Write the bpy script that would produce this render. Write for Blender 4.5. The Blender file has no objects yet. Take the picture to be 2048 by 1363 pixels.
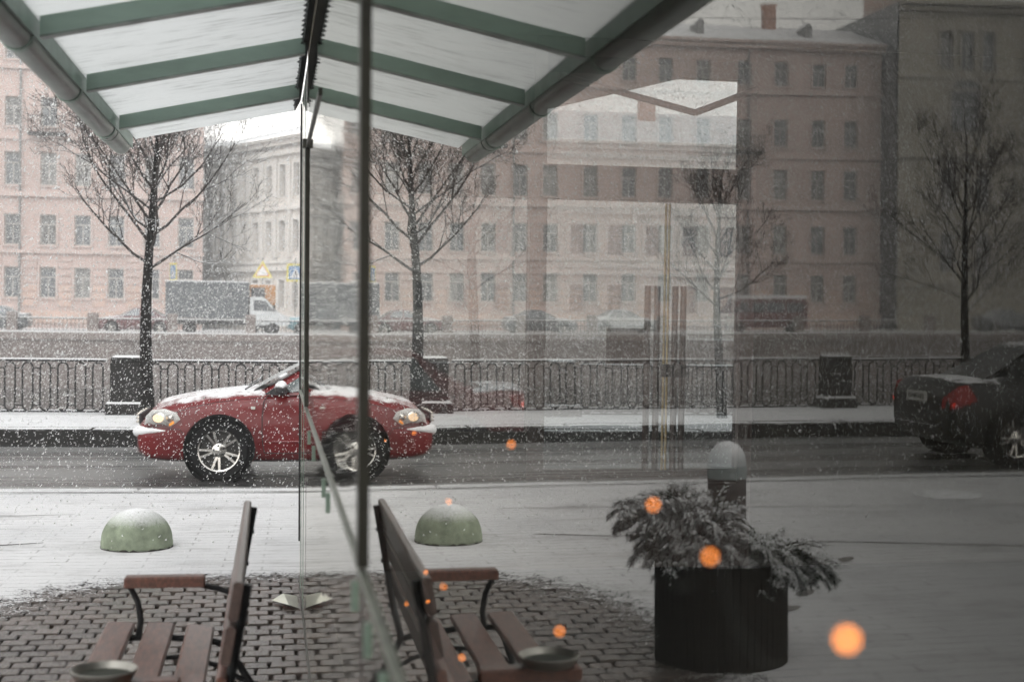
import bpy, bmesh, math, random
import numpy as np
from math import sin, cos, pi, radians, sqrt
from mathutils import Vector, Matrix, Euler

random.seed(7); rng = np.random.default_rng(7)
scene = bpy.context.scene
COL = scene.collection

# ------------------------------------------------------------------ camera
EYE = Vector((0, 0, 1.85))
YAW, PITCH, ROLL = radians(8.3), radians(1.33), 0.0155
fw = Vector((sin(YAW)*cos(PITCH), cos(YAW)*cos(PITCH), -sin(PITCH)))
rt = Vector((cos(YAW), -sin(YAW), 0)); up = rt.cross(fw)
rt, up = rt*cos(ROLL)+up*sin(ROLL), up*cos(ROLL)-rt*sin(ROLL)
cam = bpy.data.cameras.new("camera"); camo = bpy.data.objects.new("camera", cam); COL.objects.link(camo)
camo.matrix_world = Matrix(((rt.x, up.x, -fw.x, EYE.x), (rt.y, up.y, -fw.y, EYE.y), (rt.z, up.z, -fw.z, EYE.z), (0, 0, 0, 1)))
cam.lens = 50; cam.sensor_width = 36; cam.clip_start = 0.05; cam.clip_end = 3000
cam.dof.use_dof = True; cam.dof.focus_distance = 12.0; cam.dof.aperture_fstop = 2.4; cam.dof.aperture_blades = 8
scene.camera = camo

# ------------------------------------------------------------------ world, sun, exposure
SUN_EL, SUN_ROT = radians(45), radians(200)
world = bpy.data.worlds.new("World"); scene.world = world; world.use_nodes = True
nt = world.node_tree; nt.nodes.clear()
sky = nt.nodes.new("ShaderNodeTexSky"); sky.sky_type = 'NISHITA'; sky.sun_disc = False
sky.sun_elevation = SUN_EL; sky.sun_rotation = SUN_ROT; sky.dust_density = .3; sky.air_density = 4
hs = nt.nodes.new("ShaderNodeHueSaturation"); hs.inputs['Saturation'].default_value = 0.08
bg = nt.nodes.new("ShaderNodeBackground"); bg.inputs[1].default_value = 0.15
wo = nt.nodes.new("ShaderNodeOutputWorld")
nt.links.new(sky.outputs[0], hs.inputs['Color']); nt.links.new(hs.outputs[0], bg.inputs[0]); nt.links.new(bg.outputs[0], wo.inputs[0])
sl = bpy.data.lights.new("sun", 'SUN'); sl.energy = 0.5; sl.angle = radians(40); sl.color = (1, .98, .96)
so = bpy.data.objects.new("sun", sl); COL.objects.link(so)
sd = Vector((sin(SUN_ROT)*cos(SUN_EL), cos(SUN_ROT)*cos(SUN_EL), sin(SUN_EL)))
so.rotation_euler = (-sd).to_track_quat('-Z', 'Y').to_euler()
vs = scene.view_settings; vs.view_transform = 'Standard'; vs.look = 'None'; vs.gamma = 1; vs.exposure = 0.86; vs.use_curve_mapping = False
cy = scene.cycles; cy.use_denoising = True; cy.max_bounces = 7; cy.transparent_max_bounces = 24
cy.glossy_bounces = 5; cy.diffuse_bounces = 2; cy.caustics_reflective = False; cy.caustics_refractive = False
cy.sample_clamp_indirect = 6; cy.volume_bounces = 1; cy.use_adaptive_sampling = True; cy.adaptive_threshold = .04; cy.adaptive_min_samples = 32

# ------------------------------------------------------------------ materials
def mat_new(name):
    m = bpy.data.materials.new(name); m.use_nodes = True; t = m.node_tree; t.nodes.clear()
    return m, t, t.nodes.new("ShaderNodeOutputMaterial")
def N(t, kind, **kw):
    n = t.nodes.new("ShaderNode"+kind)
    for k, v in kw.items():
        if k.startswith('i_'): n.inputs[k[2:].replace('_', ' ')].default_value = v
        elif k.startswith('n') and k[1:].isdigit(): n.inputs[int(k[1:])].default_value = v
        else: setattr(n, k, v)
    return n
def L(t, a, b): t.links.new(a, b)
def rgb(c): return (c[0], c[1], c[2], 1)
def coords(t, scale=(1, 1, 1), obj=True):
    c = N(t, "TexCoord"); m = N(t, "Mapping"); m.inputs['Scale'].default_value = scale
    L(t, c.outputs['Object'], m.inputs[0]); return m.outputs[0]
def pos(t, scale=(1, 1, 1)):
    g = N(t, "NewGeometry"); m = N(t, "Mapping"); m.inputs['Scale'].default_value = scale
    L(t, g.outputs['Position'], m.inputs[0]); return m.outputs[0]
def noise(t, vec, scale, detail=4, rough=.6):
    n = N(t, "TexNoise"); n.inputs['Scale'].default_value = scale; n.inputs['Detail'].default_value = detail
    n.inputs['Roughness'].default_value = rough; L(t, vec, n.inputs['Vector']); return n.outputs[0]
def ramp(t, f, a, b, ca=(0, 0, 0), cb=(1, 1, 1)):
    r = N(t, "ValToRGB"); r.color_ramp.elements[0].position = a; r.color_ramp.elements[1].position = b
    r.color_ramp.elements[0].color = rgb(ca); r.color_ramp.elements[1].color = rgb(cb); L(t, f, r.inputs[0]); return r.outputs[0]
def math_(t, op, a, b=None, clamp=False):
    n = N(t, "Math", operation=op); n.use_clamp = clamp
    for i, v in enumerate((a, b)):
        if v is None: continue
        if isinstance(v, (int, float)): n.inputs[i].default_value = v
        else: L(t, v, n.inputs[i])
    return n.outputs[0]
def mixc(t, f, a, b):
    n = N(t, "Mix", data_type='RGBA')
    for k, v in ((0, f), (6, a), (7, b)):
        if isinstance(v, (int, float)): n.inputs[k].default_value = v
        elif isinstance(v, tuple): n.inputs[k].default_value = rgb(v)
        else: L(t, v, n.inputs[k])
    return n.outputs[2]
SNOW = (.80, .80, .81)
def mat(name, color, rough=.6, metal=0, var=.15, scale=6, bump=0, spec=.5, snow=None, stretch=(1, 1, 1), rand=0, coat=0, bscale=None, snow_soft=.12, snow_noise=8):
    """general surface: base colour with noise variation, optional bump, optional lying snow on up-facing sides"""
    m, t, o = mat_new(name)
    p = N(t, "BsdfPrincipled"); L(t, p.outputs[0], o.inputs[0])
    v = coords(t, stretch); nz = noise(t, v, scale)
    lo = tuple(max(0, c*(1-var)) for c in color); hi = tuple(min(1, c*(1+var)) for c in color)
    c = ramp(t, nz, .3, .7, lo, hi)
    if rand:
        oi = N(t, "ObjectInfo"); k = math_(t, 'MULTIPLY_ADD', oi.outputs['Random'], rand*2); t.nodes[-1].inputs[2].default_value = 1-rand
        h = N(t, "HueSaturation"); L(t, k, h.inputs['Value']); L(t, c, h.inputs['Color']); c = h.outputs[0]
    r_in = rough
    if snow is not None:
        g = N(t, "NewGeometry"); sx = N(t, "SeparateXYZ"); L(t, g.outputs['Normal'], sx.inputs[0])
        nn = noise(t, pos(t), snow_noise, 5, .7)
        a = math_(t, 'ADD', sx.outputs[2], math_(t, 'MULTIPLY', math_(t, 'SUBTRACT', nn, .5), .5))
        f = ramp(t, a, snow-snow_soft, min(1.0, snow+snow_soft))
        c = mixc(t, f, c, SNOW); r_in = math_(t, 'MULTIPLY_ADD', f, .9-rough); t.nodes[-1].inputs[2].default_value = rough
        if metal:
            mm = math_(t, 'MULTIPLY_ADD', f, -metal); t.nodes[-1].inputs[2].default_value = metal; L(t, mm, p.inputs['Metallic'])
    elif metal: p.inputs['Metallic'].default_value = metal
    L(t, c, p.inputs['Base Color'])
    if isinstance(r_in, float) or isinstance(r_in, int): p.inputs['Roughness'].default_value = r_in
    else: L(t, r_in, p.inputs['Roughness'])
    p.inputs['Specular IOR Level'].default_value = spec
    if coat: p.inputs['Coat Weight'].default_value = coat; p.inputs['Coat Roughness'].default_value = .06
    if bump:
        b = N(t, "Bump"); b.inputs['Strength'].default_value = 1; b.inputs['Distance'].default_value = bump
        L(t, noise(t, v, bscale or scale*3, 5, .65), b.inputs['Height']); L(t, b.outputs[0], p.inputs['Normal'])
    return m
M = {}
M['snow'] = mat('snow', SNOW, .9, var=.04, scale=3, bump=.01, spec=.2)
M['granite'] = mat('granite', (.013, .012, .011), .6, spec=.2, var=.35, scale=20, snow=.93, bump=.004)
M['granite_far'] = mat('granite_far', (.23, .185, .17), .7, var=.25, scale=2, snow=.9)
M['iron'] = mat('iron', (.008, .0085, .009), .6, spec=.2)
M['bark'] = mat('bark', (.009, .008, .0075), .95, spec=.1, var=.5, scale=30, bump=.01, snow=.86, snow_noise=20)
M['twig'] = mat('twig', (.035, .028, .025), .9, var=.3, scale=30, snow=.72, snow_noise=14, snow_soft=.15)
M['green_steel'] = mat('green_steel', (.27, .37, .31), .45, var=.14, scale=9, stretch=(.3, 1, 1))
M['gutter'] = mat('gutter', (.22, .26, .23), .3, metal=.2, var=.45, scale=5, stretch=(1, .3, 1), bump=.001)
M['dark_green'] = mat('dark_green', (.012, .02, .018), .6)
M['black'] = mat('black', (.008, .008, .009), .5)
M['olive_post'] = mat('olive_post', (.03, .028, .019), .4, metal=.4)
M['rail'] = mat('rail', (.23, .245, .205), .35, metal=.2, var=.3, scale=12)
M['clip'] = mat('clip', (.22, .30, .24), .3)
M['wood'] = mat('wood', (.105, .040, .025), .42, var=.5, scale=12, stretch=(6, .9, 6), bump=.0008, coat=.1)
M['wood_dull'] = mat('wood_dull', (.085, .054, .045), .3, var=.35, scale=9, stretch=(6, .7, 6), bump=.0008)
M['steel'] = mat('steel', (.36, .345, .31), .3, metal=.9, var=.15)
M['paper'] = mat('paper', (.68, .67, .58), .7, var=.06)
M['dome'] = mat('dome', (.215, .25, .18), .8, var=.35, scale=11, bump=.005, snow=.84, snow_noise=70, snow_soft=.3, spec=.2)
M['dome_rim'] = mat('dome_rim', (.022, .02, .015), .9, var=.6, scale=40)
M['rubber'] = mat('rubber', (.009, .009, .0095), .85, spec=.1)
M['chrome'] = mat('chrome', (.62, .6, .56), .16, metal=1, var=.12)
M['paint_red'] = mat('paint_red', (.135, .0018, .0035), .22, var=.2, scale=3, coat=.2, spec=.35, snow=.93, snow_soft=.05, snow_noise=5)
M['cabin_red'] = mat('cabin_red', (.135, .0018, .0035), .22, var=.2, scale=3, coat=.2, spec=.35, snow=.985, snow_soft=.02)
M['paint_dark'] = mat('paint_dark', (.007, .008, .0075), .35, coat=.3, spec=.3, snow=.96, snow_soft=.05)
M['paint_maroon'] = mat('paint_maroon', (.13, .03, .032), .35, coat=.4, snow=.85)
M['paint_grey'] = mat('paint_grey', (.12, .13, .14), .35, coat=.4, snow=.85)
M['paint_white'] = mat('paint_white', (.62, .64, .65), .35, coat=.4, snow=.85)
M['paint_blue'] = mat('paint_blue', (.17, .36, .42), .35, coat=.4, snow=.85)
M['paint_orange'] = mat('paint_orange', (.50, .24, .08), .6, snow=.9)
M['truck_box'] = mat('truck_box', (.10, .11, .12), .6, var=.2, scale=1.2, snow=.9)
M['mirror_cap'] = mat('mirror_cap', (.03, .03, .032), .4, snow=.25, snow_soft=.2)
M['headlamp_base'] = mat('headlamp_base', (.58, .57, .55), .25, var=.3, scale=25)
M['disc'] = mat('disc', (.05, .048, .045), .5, metal=.4)
M['ash'] = mat('ash', (.03, .032, .022), .8)
M['plastic'] = mat('plastic', (.02, .02, .021), .55, snow=.8)
M['amber'] = mat('amber', (.7, .2, .02), .25)
M['plate'] = mat('plate', (.6, .6, .55), .5)
M['car_glass'] = mat('car_glass', (.07, .085, .085), .06, spec=.9, snow=.97, snow_soft=.1)
M['frost_glass'] = mat('frost_glass', (.13, .145, .145), .12, spec=.8, snow=.93, snow_soft=.12, snow_noise=10)
M['dark_glass'] = mat('dark_glass', (.01, .012, .012), .1, spec=.5)
M['planter'] = mat('planter', (.014, .011, .008), .7, spec=.15, var=.3, scale=14, stretch=(1, 1, .2))
M['soil'] = mat('soil', (.03, .022, .018), .9)
M['juniper'] = mat('juniper', (.014, .032, .018), .8, var=.5, scale=8, snow=.9, spec=.15, snow_noise=30, snow_soft=.2)
M['bollard'] = mat('bollard', (.03, .024, .022), .5)
M['bollard_ring'] = mat('bollard_ring', (.16, .19, .19), .5, snow=.95)
M['bollard_cap'] = mat('bollard_cap', (.30, .32, .33), .6, snow=.55, snow_noise=40, snow_soft=.45)
M['plaster_pink'] = mat('plaster_pink', (.52, .40, .365), .9, var=.14, scale=.35)
M['plaster_orange'] = mat('plaster_orange', (.56, .41, .35), .9, var=.14, scale=.5)
M['trim_pink'] = mat('trim_pink', (.54, .43, .395), .9, var=.12, scale=.6, snow=.85)
M['plaster_pale'] = mat('plaster_pale', (.72, .67, .62), .9, var=.08, scale=.4)
M['trim_pale'] = mat('trim_pale', (.76, .72, .68), .9, var=.1, scale=.6, snow=.85)
M['plaster_beige'] = mat('plaster_beige', (.34, .31, .25), .9, var=.14, scale=.3)
M['trim_beige'] = mat('trim_beige', (.36, .33, .28), .9, var=.1, scale=.6, snow=.85)
M['window_frame'] = mat('window_frame', (.5, .47, .44), .6)
M['pane_dark'] = mat('pane_dark', (.085, .098, .11), .15, spec=.8, var=.35, scale=.4, rand=.35)
M['pane_curtain'] = mat('pane_curtain', (.20, .20, .195), .2, spec=.7, var=.5, scale=1.2, rand=.5, stretch=(3, 1, .6))
M['pink_brick'] = mat('pink_brick', (.35, .18, .13), .9, var=.2, scale=2, snow=.9)
M['yellow'] = mat('yellow', (.70, .60, .12), .6)
M['sign_blue'] = mat('sign_blue', (.12, .24, .42), .6)
M['sign_white'] = mat('sign_white', (.75, .74, .74), .5)
M['sign_red'] = mat('sign_red', (.55, .05, .05), .5)
M['cafe_dark'] = mat('cafe_dark', (.030, .024, .015), .8, spec=.08, var=.3, scale=1.5)
M['cafe_floor'] = mat('cafe_floor', (.014, .012, .01), .8, var=.2, scale=2, spec=.1)
M['cafe_frame'] = mat('cafe_frame', (.075, .045, .038), .5, var=.2)
M['handle_wood'] = mat('handle_wood', (.045, .02, .015), .4, var=.3)
M['brass'] = mat('brass', (.42, .30, .14), .35, metal=.5)
M['zinc'] = mat('zinc', (.2, .2, .2), .5, snow=.3, snow_soft=.2)
M['grass_moss'] = mat('moss', (.05, .04, .018), .95, var=.5, scale=30)

def emis(name, color, strength):
    m, t, o = mat_new(name); e = N(t, "Emission"); e.inputs[0].default_value = rgb(color); e.inputs[1].default_value = strength
    L(t, e.outputs[0], o.inputs[0]); return m
M['bulb'] = emis('bulb_glow', (1.0, .27, .04), 4.6)
M['headlamp_glow'] = emis('headlamp_glow', (1.0, .72, .46), .85)
M['amber_glow'] = emis('amber_glow', (1.0, .35, .06), .7)
M['tail_glow'] = emis('tail_glow', (1.0, .06, .03), 1.2)
def lens_mat():
    m, t, o = mat_new('lens'); g = N(t, "BsdfGlossy"); g.inputs['Roughness'].default_value = .05; tr = N(t, "BsdfTransparent")
    f = N(t, "Fresnel"); f.inputs[0].default_value = 1.6; mx = N(t, "MixShader"); L(t, f.outputs[0], mx.inputs[0]); L(t, tr.outputs[0], mx.inputs[1]); L(t, g.outputs[0], mx.inputs[2])
    L(t, mx.outputs[0], o.inputs[0]); return m
M['lens'] = lens_mat()
M['tail_lens'] = mat('tail_lens', (.35, .012, .012), .15, coat=.5)

def glass_mat(name, wave, tint=(.93, .96, .94), single=False):
    """thin window glass: transparent plus mirror reflection by its Fresnel curve, faintly wavy"""
    m, t, o = mat_new(name)
    f = N(t, "Fresnel"); ge = N(t, "NewGeometry"); L(t, math_(t, 'MULTIPLY_ADD', ge.outputs['Backfacing'], 1/1.52-1.52), f.inputs[0]); t.nodes[-1].inputs[2].default_value = 1.52   # same curve from either side
    r = f.outputs[0]; r2 = r if single else math_(t, 'DIVIDE', math_(t, 'MULTIPLY', r, 1.32), math_(t, 'MULTIPLY_ADD', r, .32))
    [setattr(n_.inputs[2], 'default_value', 1.0) for n_ in t.nodes if n_.type == 'MATH' and n_.operation == 'MULTIPLY_ADD' and abs(n_.inputs[1].default_value-.32) < 1e-6]
    g = N(t, "BsdfGlossy"); g.inputs['Roughness'].default_value = 0; g.inputs[0].default_value = (.93, .92, .885, 1)
    tr = N(t, "BsdfTransparent"); tr.inputs[0].default_value = rgb(tint)
    mx = N(t, "MixShader"); L(t, r2, mx.inputs[0]); L(t, tr.outputs[0], mx.inputs[1]); L(t, g.outputs[0], mx.inputs[2]); L(t, mx.outputs[0], o.inputs[0])
    if wave:
        v = pos(t, (.6, .6, 5.0)); b = N(t, "Bump"); b.inputs['Strength'].default_value = 1; b.inputs['Distance'].default_value = wave
        L(t, noise(t, v, 2.0, 4, .6), b.inputs['Height']); L(t, b.outputs[0], g.inputs['Normal'])
    return m
M['glass_wavy'] = glass_mat('glass_wavy', .0012)
M['glass_near'] = glass_mat('glass_near', .00014)
M['glass_inner'] = glass_mat('glass_inner', .0002, (.85, .86, .82), True)
M['glass_clear'] = glass_mat('glass_clear', 0, (.36, .37, .375))

def canopy_mat():
    m, t, o = mat_new('canopy_sheet')
    v = coords(t, (1.2, 9, 1)); nz = noise(t, v, 3.0, 5, .7)
    n5 = noise(t, coords(t), 1.3, 6, .7); nz = math_(t, 'ADD', nz, math_(t, 'MULTIPLY', math_(t, 'SUBTRACT', n5, .5), .35)); c = ramp(t, nz, .54, .74, (.82, .83, .83), (.48, .49, .485))
    d = N(t, "BsdfDiffuse"); tl = N(t, "BsdfTranslucent"); L(t, c, d.inputs[0]); L(t, c, tl.inputs[0])
    mx = N(t, "MixShader"); mx.inputs[0].default_value = .8; L(t, d.outputs[0], mx.inputs[1]); L(t, tl.outputs[0], mx.inputs[2]); L(t, mx.outputs[0], o.inputs[0]); return m
M['canopy_sheet'] = canopy_mat()

def flake_mat():
    m, t, o = mat_new('snowflake'); d = N(t, "BsdfDiffuse"); tl = N(t, "BsdfTranslucent")
    d.inputs[0].default_value = tl.inputs[0].default_value = (.95, .95, .95, 1)
    mx = N(t, "MixShader"); mx.inputs[0].default_value = .5; L(t, d.outputs[0], mx.inputs[1]); L(t, tl.outputs[0], mx.inputs[2]); L(t, mx.outputs[0], o.inputs[0]); return m
M['snowflake'] = flake_mat()

def road_mat():
    m, t, o = mat_new('wet_asphalt'); p = N(t, "BsdfPrincipled"); L(t, p.outputs[0], o.inputs[0])
    v = pos(t, (.05, 1.6, 1)); n1 = noise(t, v, 1.0, 4, .6); n2 = noise(t, pos(t), 60, 3)
    slush = ramp(t, n1, .44, .66); c = mixc(t, slush, (.03, .03, .03), (.24, .237, .235))
    c = mixc(t, math_(t, 'MULTIPLY', n2, .35), c, (.07, .068, .066))
    L(t, c, p.inputs['Base Color']); r = ramp(t, n1, .3, .7, (.10, .10, .10), (.45, .45, .45)); L(t, r, p.inputs['Roughness'])
    b = N(t, "Bump"); b.inputs['Distance'].default_value = .004; L(t, n2, b.inputs['Height']); L(t, b.outputs[0], p.inputs['Normal']); return m
M['road'] = road_mat()
def water_mat():
    m, t, o = mat_new('canal_water'); p = N(t, "BsdfPrincipled"); L(t, p.outputs[0], o.inputs[0])
    p.inputs['Base Color'].default_value = (.02, .022, .02, 1); p.inputs['Roughness'].default_value = .12
    b = N(t, "Bump"); b.inputs['Distance'].default_value = .05; L(t, noise(t, pos(t, (1, 2, 1)), 1.5, 4), b.inputs['Height']); L(t, b.outputs[0], p.inputs['Normal']); return m
M['water'] = water_mat()
def wall_far_mat():
    m, t, o = mat_new('granite_wall'); p = N(t, "BsdfPrincipled"); L(t, p.outputs[0], o.inputs[0])
    n1 = noise(t, pos(t, (1, 1, 2)), .6, 5, .65); c = ramp(t, n1, .3, .7, (.12, .095, .088), (.21, .165, .15)); L(t, c, p.inputs['Base Color']); p.inputs['Roughness'].default_value = .7; return m
M['granite_wall'] = wall_far_mat()
def snow_sheet_mat():
    """thin snow over pavers: streaks where the joints show, patchy edge near the sheltered bricks"""
    m, t, o = mat_new('pavement_snow'); p = N(t, "BsdfPrincipled"); tr = N(t, "BsdfTransparent"); mx = N(t, "MixShader")
    at = N(t, "Attribute"); at.attribute_name = 'dry'; at.attribute_type = 'GEOMETRY'
    P = pos(t); nz = noise(t, P, 9, 6, .7); n2 = noise(t, pos(t, (1.2, 9, 1)), 2.2, 5, .75); n3 = noise(t, P, .7, 3)
    e = math_(t, 'ADD', at.outputs['Fac'], math_(t, 'MULTIPLY', math_(t, 'SUBTRACT', nz, .5), 1.3))
    e = math_(t, 'ADD', e, math_(t, 'MULTIPLY', math_(t, 'SUBTRACT', noise(t, P, 70, 3, .7), .5), 1.6))
    f = ramp(t, e, .85, 1.35)
    br = N(t, "TexBrick"); br.offset = .5; br.inputs['Scale'].default_value = 1; br.inputs['Mortar Size'].default_value = .012; br.inputs['Brick Width'].default_value = .55; br.inputs['Row Height'].default_value = .128
    br.inputs['Mortar Smooth'].default_value = 1
    L(t, P, br.inputs['Vector'])
    jm = math_(t, 'MULTIPLY', br.outputs['Fac'], math_(t, 'ADD', math_(t, 'MULTIPLY', ramp(t, nz, .46, .64), .9), .18, True))
    st = ramp(t, n2, .60, .72)
    c = mixc(t, math_(t, 'MULTIPLY', jm, .75), (.66, .655, .66), (.09, .085, .08)); c = mixc(t, math_(t, 'MULTIPLY', st, .45), c, (.25, .24, .235))
    c = mixc(t, math_(t, 'MULTIPLY', ramp(t, n3, .45, .75), .4), c, (.40, .405, .42))
    thin = math_(t, 'MULTIPLY', ramp(t, noise(t, pos(t, (.8, 2.2, 1)), 1.1, 6, .72), .52, .72), math_(t, 'GREATER_THAN', br.outputs['Fac'], -1.0)); c = mixc(t, math_(t, 'MULTIPLY', thin, .5), c, (.22, .21, .205))
    L(t, c, p.inputs['Base Color']); p.inputs['Roughness'].default_value = .85; p.inputs['Specular IOR Level'].default_value = .2
    b = N(t, "Bump"); b.inputs['Distance'].default_value = .01; L(t, noise(t, P, 45, 4), b.inputs['Height']); L(t, b.outputs[0], p.inputs['Normal'])
    L(t, f, mx.inputs[0]); L(t, tr.outputs[0], mx.inputs[1]); L(t, p.outputs[0], mx.inputs[2]); L(t, mx.outputs[0], o.inputs[0]); return m
M['pavement_snow'] = snow_sheet_mat()
M['snow_strip'] = mat('snow_strip', (.72, .72, .73), .9, var=.10, scale=2.2, stretch=(.5, 3, 1), bump=.01, bscale=30, spec=.2)
M['brick'] = mat('paver', (.070, .053, .044), .2, var=.4, scale=25, bump=.0018, bscale=160, rand=.5)
M['joint'] = mat('paver_joint', (.022, .015, .009), .9, var=.4, scale=20)

# ------------------------------------------------------------------ mesh helpers
class MB:
    def __init__(s): s.v = []; s.f = []
    def add(s, vs, fs):
        o = len(s.v); s.v += [tuple(p) for p in vs]; s.f += [tuple(i+o for i in f) for f in fs]; return s
    def box(s, c, d, rot=None, taper=1.0):
        hx, hy, hz = d[0]/2, d[1]/2, d[2]/2
        vs = [Vector((x*hx*(taper if z > 0 else 1), y*hy*(taper if z > 0 else 1), z*hz)) for z in (-1, 1) for y in (-1, 1) for x in (-1, 1)]
        if rot is not None: vs = [rot @ p for p in vs]
        c = Vector(c); return s.add([p+c for p in vs], [(0, 2, 3, 1), (4, 5, 7, 6), (0, 1, 5, 4), (2, 6, 7, 3), (0, 4, 6, 2), (1, 3, 7, 5)])
    def bb(s, x0, x1, y0, y1, z0, z1): return s.box(((x0+x1)/2, (y0+y1)/2, (z0+z1)/2), (x1-x0, y1-y0, z1-z0))
    def bevbox(s, c, d, b=.01):
        hx, hy, hz = d[0]/2, d[1]/2, d[2]/2
        rings = [(-hz, 0), (hz-b, 0), (hz, b)]
        vs = []; 
        for z, i in rings:
            q = b*.6
            vs += [(-hx+i+q, -hy+i, z), (hx-i-q, -hy+i, z), (hx-i, -hy+i+q, z), (hx-i, hy-i-q, z), (hx-i-q, hy-i, z), (-hx+i+q, hy-i, z), (-hx+i, hy-i-q, z), (-hx+i, -hy+i+q, z)]
        fs = [tuple(range(16, 24))]
        for k in range(2):
            for i in range(8): j = (i+1) % 8; fs.append((k*8+i, k*8+j, k*8+8+j, k*8+8+i))
        c = Vector(c); return s.add([Vector(p)+c for p in vs], fs)
    def tube(s, pts, rad, n=8, caps=True):
        pts = [Vector(p) for p in pts]
        if not hasattr(rad, '__len__'): rad = [rad]*len(pts)
        o = len(s.v); ref = None
        for i, p in enumerate(pts):
            d = (pts[min(i+1, len(pts)-1)]-pts[max(i-1, 0)])
            d = d.normalized() if d.length > 1e-9 else Vector((0, 0, 1))
            if ref is None: ref = Vector((0, 0, 1)) if abs(d.z) < .9 else Vector((1, 0, 0))
            a = d.cross(ref)
            if a.length < 1e-6: a = d.cross(Vector((0, 1, 0)))
            a.normalize(); b = a.cross(d); ref = b if b.length > 0 else ref
            for k in range(n):
                q = 2*pi*k/n; w = p+(a*cos(q)+b*sin(q))*rad[i]; s.v.append((w.x, w.y, w.z))
        for i in range(len(pts)-1):
            for k in range(n):
                k2 = (k+1) % n; s.f.append((o+i*n+k, o+i*n+k2, o+i*n+n+k2, o+i*n+n+k))
        if caps:
            s.f.append(tuple(o+k for k in range(n))[::-1]); s.f.append(tuple(o+(len(pts)-1)*n+k for k in range(n)))
        return s
    def lathe(s, prof, n=24, axis='z', c=(0, 0, 0), a0=0, a1=2*pi):
        o = len(s.v); full = abs(a1-a0-2*pi) < 1e-6; m = n if full else n+1
        for r, z in prof:
            for k in range(m):
                q = a0+(a1-a0)*k/n; x, y = r*cos(q), r*sin(q)
                p = (x, y, z) if axis == 'z' else ((x, z, y) if axis == 'y' else (z, x, y))
                s.v.append((p[0]+c[0], p[1]+c[1], p[2]+c[2]))
        for i in range(len(prof)-1):
            for k in range(n):
                k2 = (k+1) % m; s.f.append((o+i*m+k, o+i*m+k2, o+i*m+m+k2, o+i*m+m+k))
        return s
    def prism(s, poly, t, M4=None):
        """polygon in xz, thickness t along y"""
        n = len(poly); vs = [Vector((x, -t/2, z)) for x, z in poly]+[Vector((x, t/2, z)) for x, z in poly]
        if M4 is not None: vs = [M4 @ p for p in vs]
        fs = [tuple(range(n)), tuple(range(2*n-1, n-1, -1))]+[(i, i+n, (i+1) % n+n, (i+1) % n) for i in range(n)]
        return s.add(vs, fs)
    def mesh(s, name):
        me = bpy.data.meshes.new(name); me.from_pydata(s.v, [], s.f); me.validate(); me.update(); return me
    def build(s, name, m=None, parent=None, smooth=None, loc=None):
        return obj(name, s.mesh(name), m, parent, smooth, loc)
def fixn(me):
    b = bmesh.new(); b.from_mesh(me); bmesh.ops.recalc_face_normals(b, faces=b.faces); b.to_mesh(me); b.free()
def obj(name, me, m=None, parent=None, smooth=None, loc=None, fix=True):
    if fix and len(me.polygons) < 60000: fixn(me)
    if m is not None:
        me.materials.clear(); me.materials.append(M[m] if isinstance(m, str) else m)
    if smooth is not None:
        me.polygons.foreach_set('use_smooth', [True]*len(me.polygons)); me.set_sharp_from_angle(angle=radians(smooth))
    o = bpy.data.objects.new(name, me); COL.objects.link(o)
    if parent is not None: o.parent = parent
    if loc is not None: o.location = loc
    return o
def inst(name, me, parent=None, loc=(0, 0, 0), rot=(0, 0, 0), scale=None):
    o = bpy.data.objects.new(name, me); COL.objects.link(o); o.location = loc; o.rotation_euler = rot
    if scale is not None: o.scale = scale
    if parent is not None: o.parent = parent
    return o
def mm(mb, name, m, smooth=None):
    me = mb.mesh(name); fixn(me); me.materials.append(M[m])
    if smooth is not None:
        me.polygons.foreach_set('use_smooth', [True]*len(me.polygons)); me.set_sharp_from_angle(angle=radians(smooth))
    return me
def tag(o, label=None, cat=None, group=None, kind=None):
    if label: o['label'] = label
    if cat: o['category'] = cat
    if group: o['group'] = group
    if kind: o['kind'] = kind
    return o
def thing(name, label, cat, loc=(0, 0, 0), rz=0, group=None):
    o = bpy.data.objects.new(name, None); COL.objects.link(o); o.location = loc; o.rotation_euler = (0, 0, rz); o.empty_display_size = .2
    return tag(o, label, cat, group)
def copy_tree(o, parent=None):
    c = o.copy(); COL.objects.link(c); c.parent = parent
    for ch in list(o.children): copy_tree(ch, c)
    return c
def struct(o): o['kind'] = 'structure'; return o

# frame of the cafe glass: u = away to the right, v = along the glass away from the camera
GA = radians(1.36)
GDIR = Vector((-sin(GA), cos(GA), 0)); GNOR = Vector((cos(GA), sin(GA), 0))
def gw(u, v, z=0): p = GNOR*u+GDIR*v; return Vector((p.x, p.y, z))
GLAT = 0.2

# ------------------------------------------------------------------ ground, road, canal
Y_EDGE, Y_KERB, Y_ROAD1, Y_FENCE, Y_QUAY = 14.05, 14.4, 20.2, 23.0, 23.45
Z_ROAD, Z_FAR = -.13, .09
Y_BANK = 82.0
def sheet(name, x0, x1, y0, y1, z, m): return struct(MB().add([(x0, y0, z), (x1, y0, z), (x1, y1, z), (x0, y1, z)], [(0, 1, 2, 3)]).build(name, m))
sheet('ground', -130, 130, Y_BANK+.6, 180, .05, 'snow_strip')
sheet('pavement', -130, 130, -60, Y_EDGE+.07, -.03, 'joint')
sheet('road', -130, 130, Y_KERB-.02, Y_ROAD1+.05, Z_ROAD, 'road')
sheet('canal_water', -130, 130, Y_QUAY+.1, Y_BANK+.2, -3.0, 'water')
sheet('embankment_road', -130, 130, 83.5, 91, .056, 'road')
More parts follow.
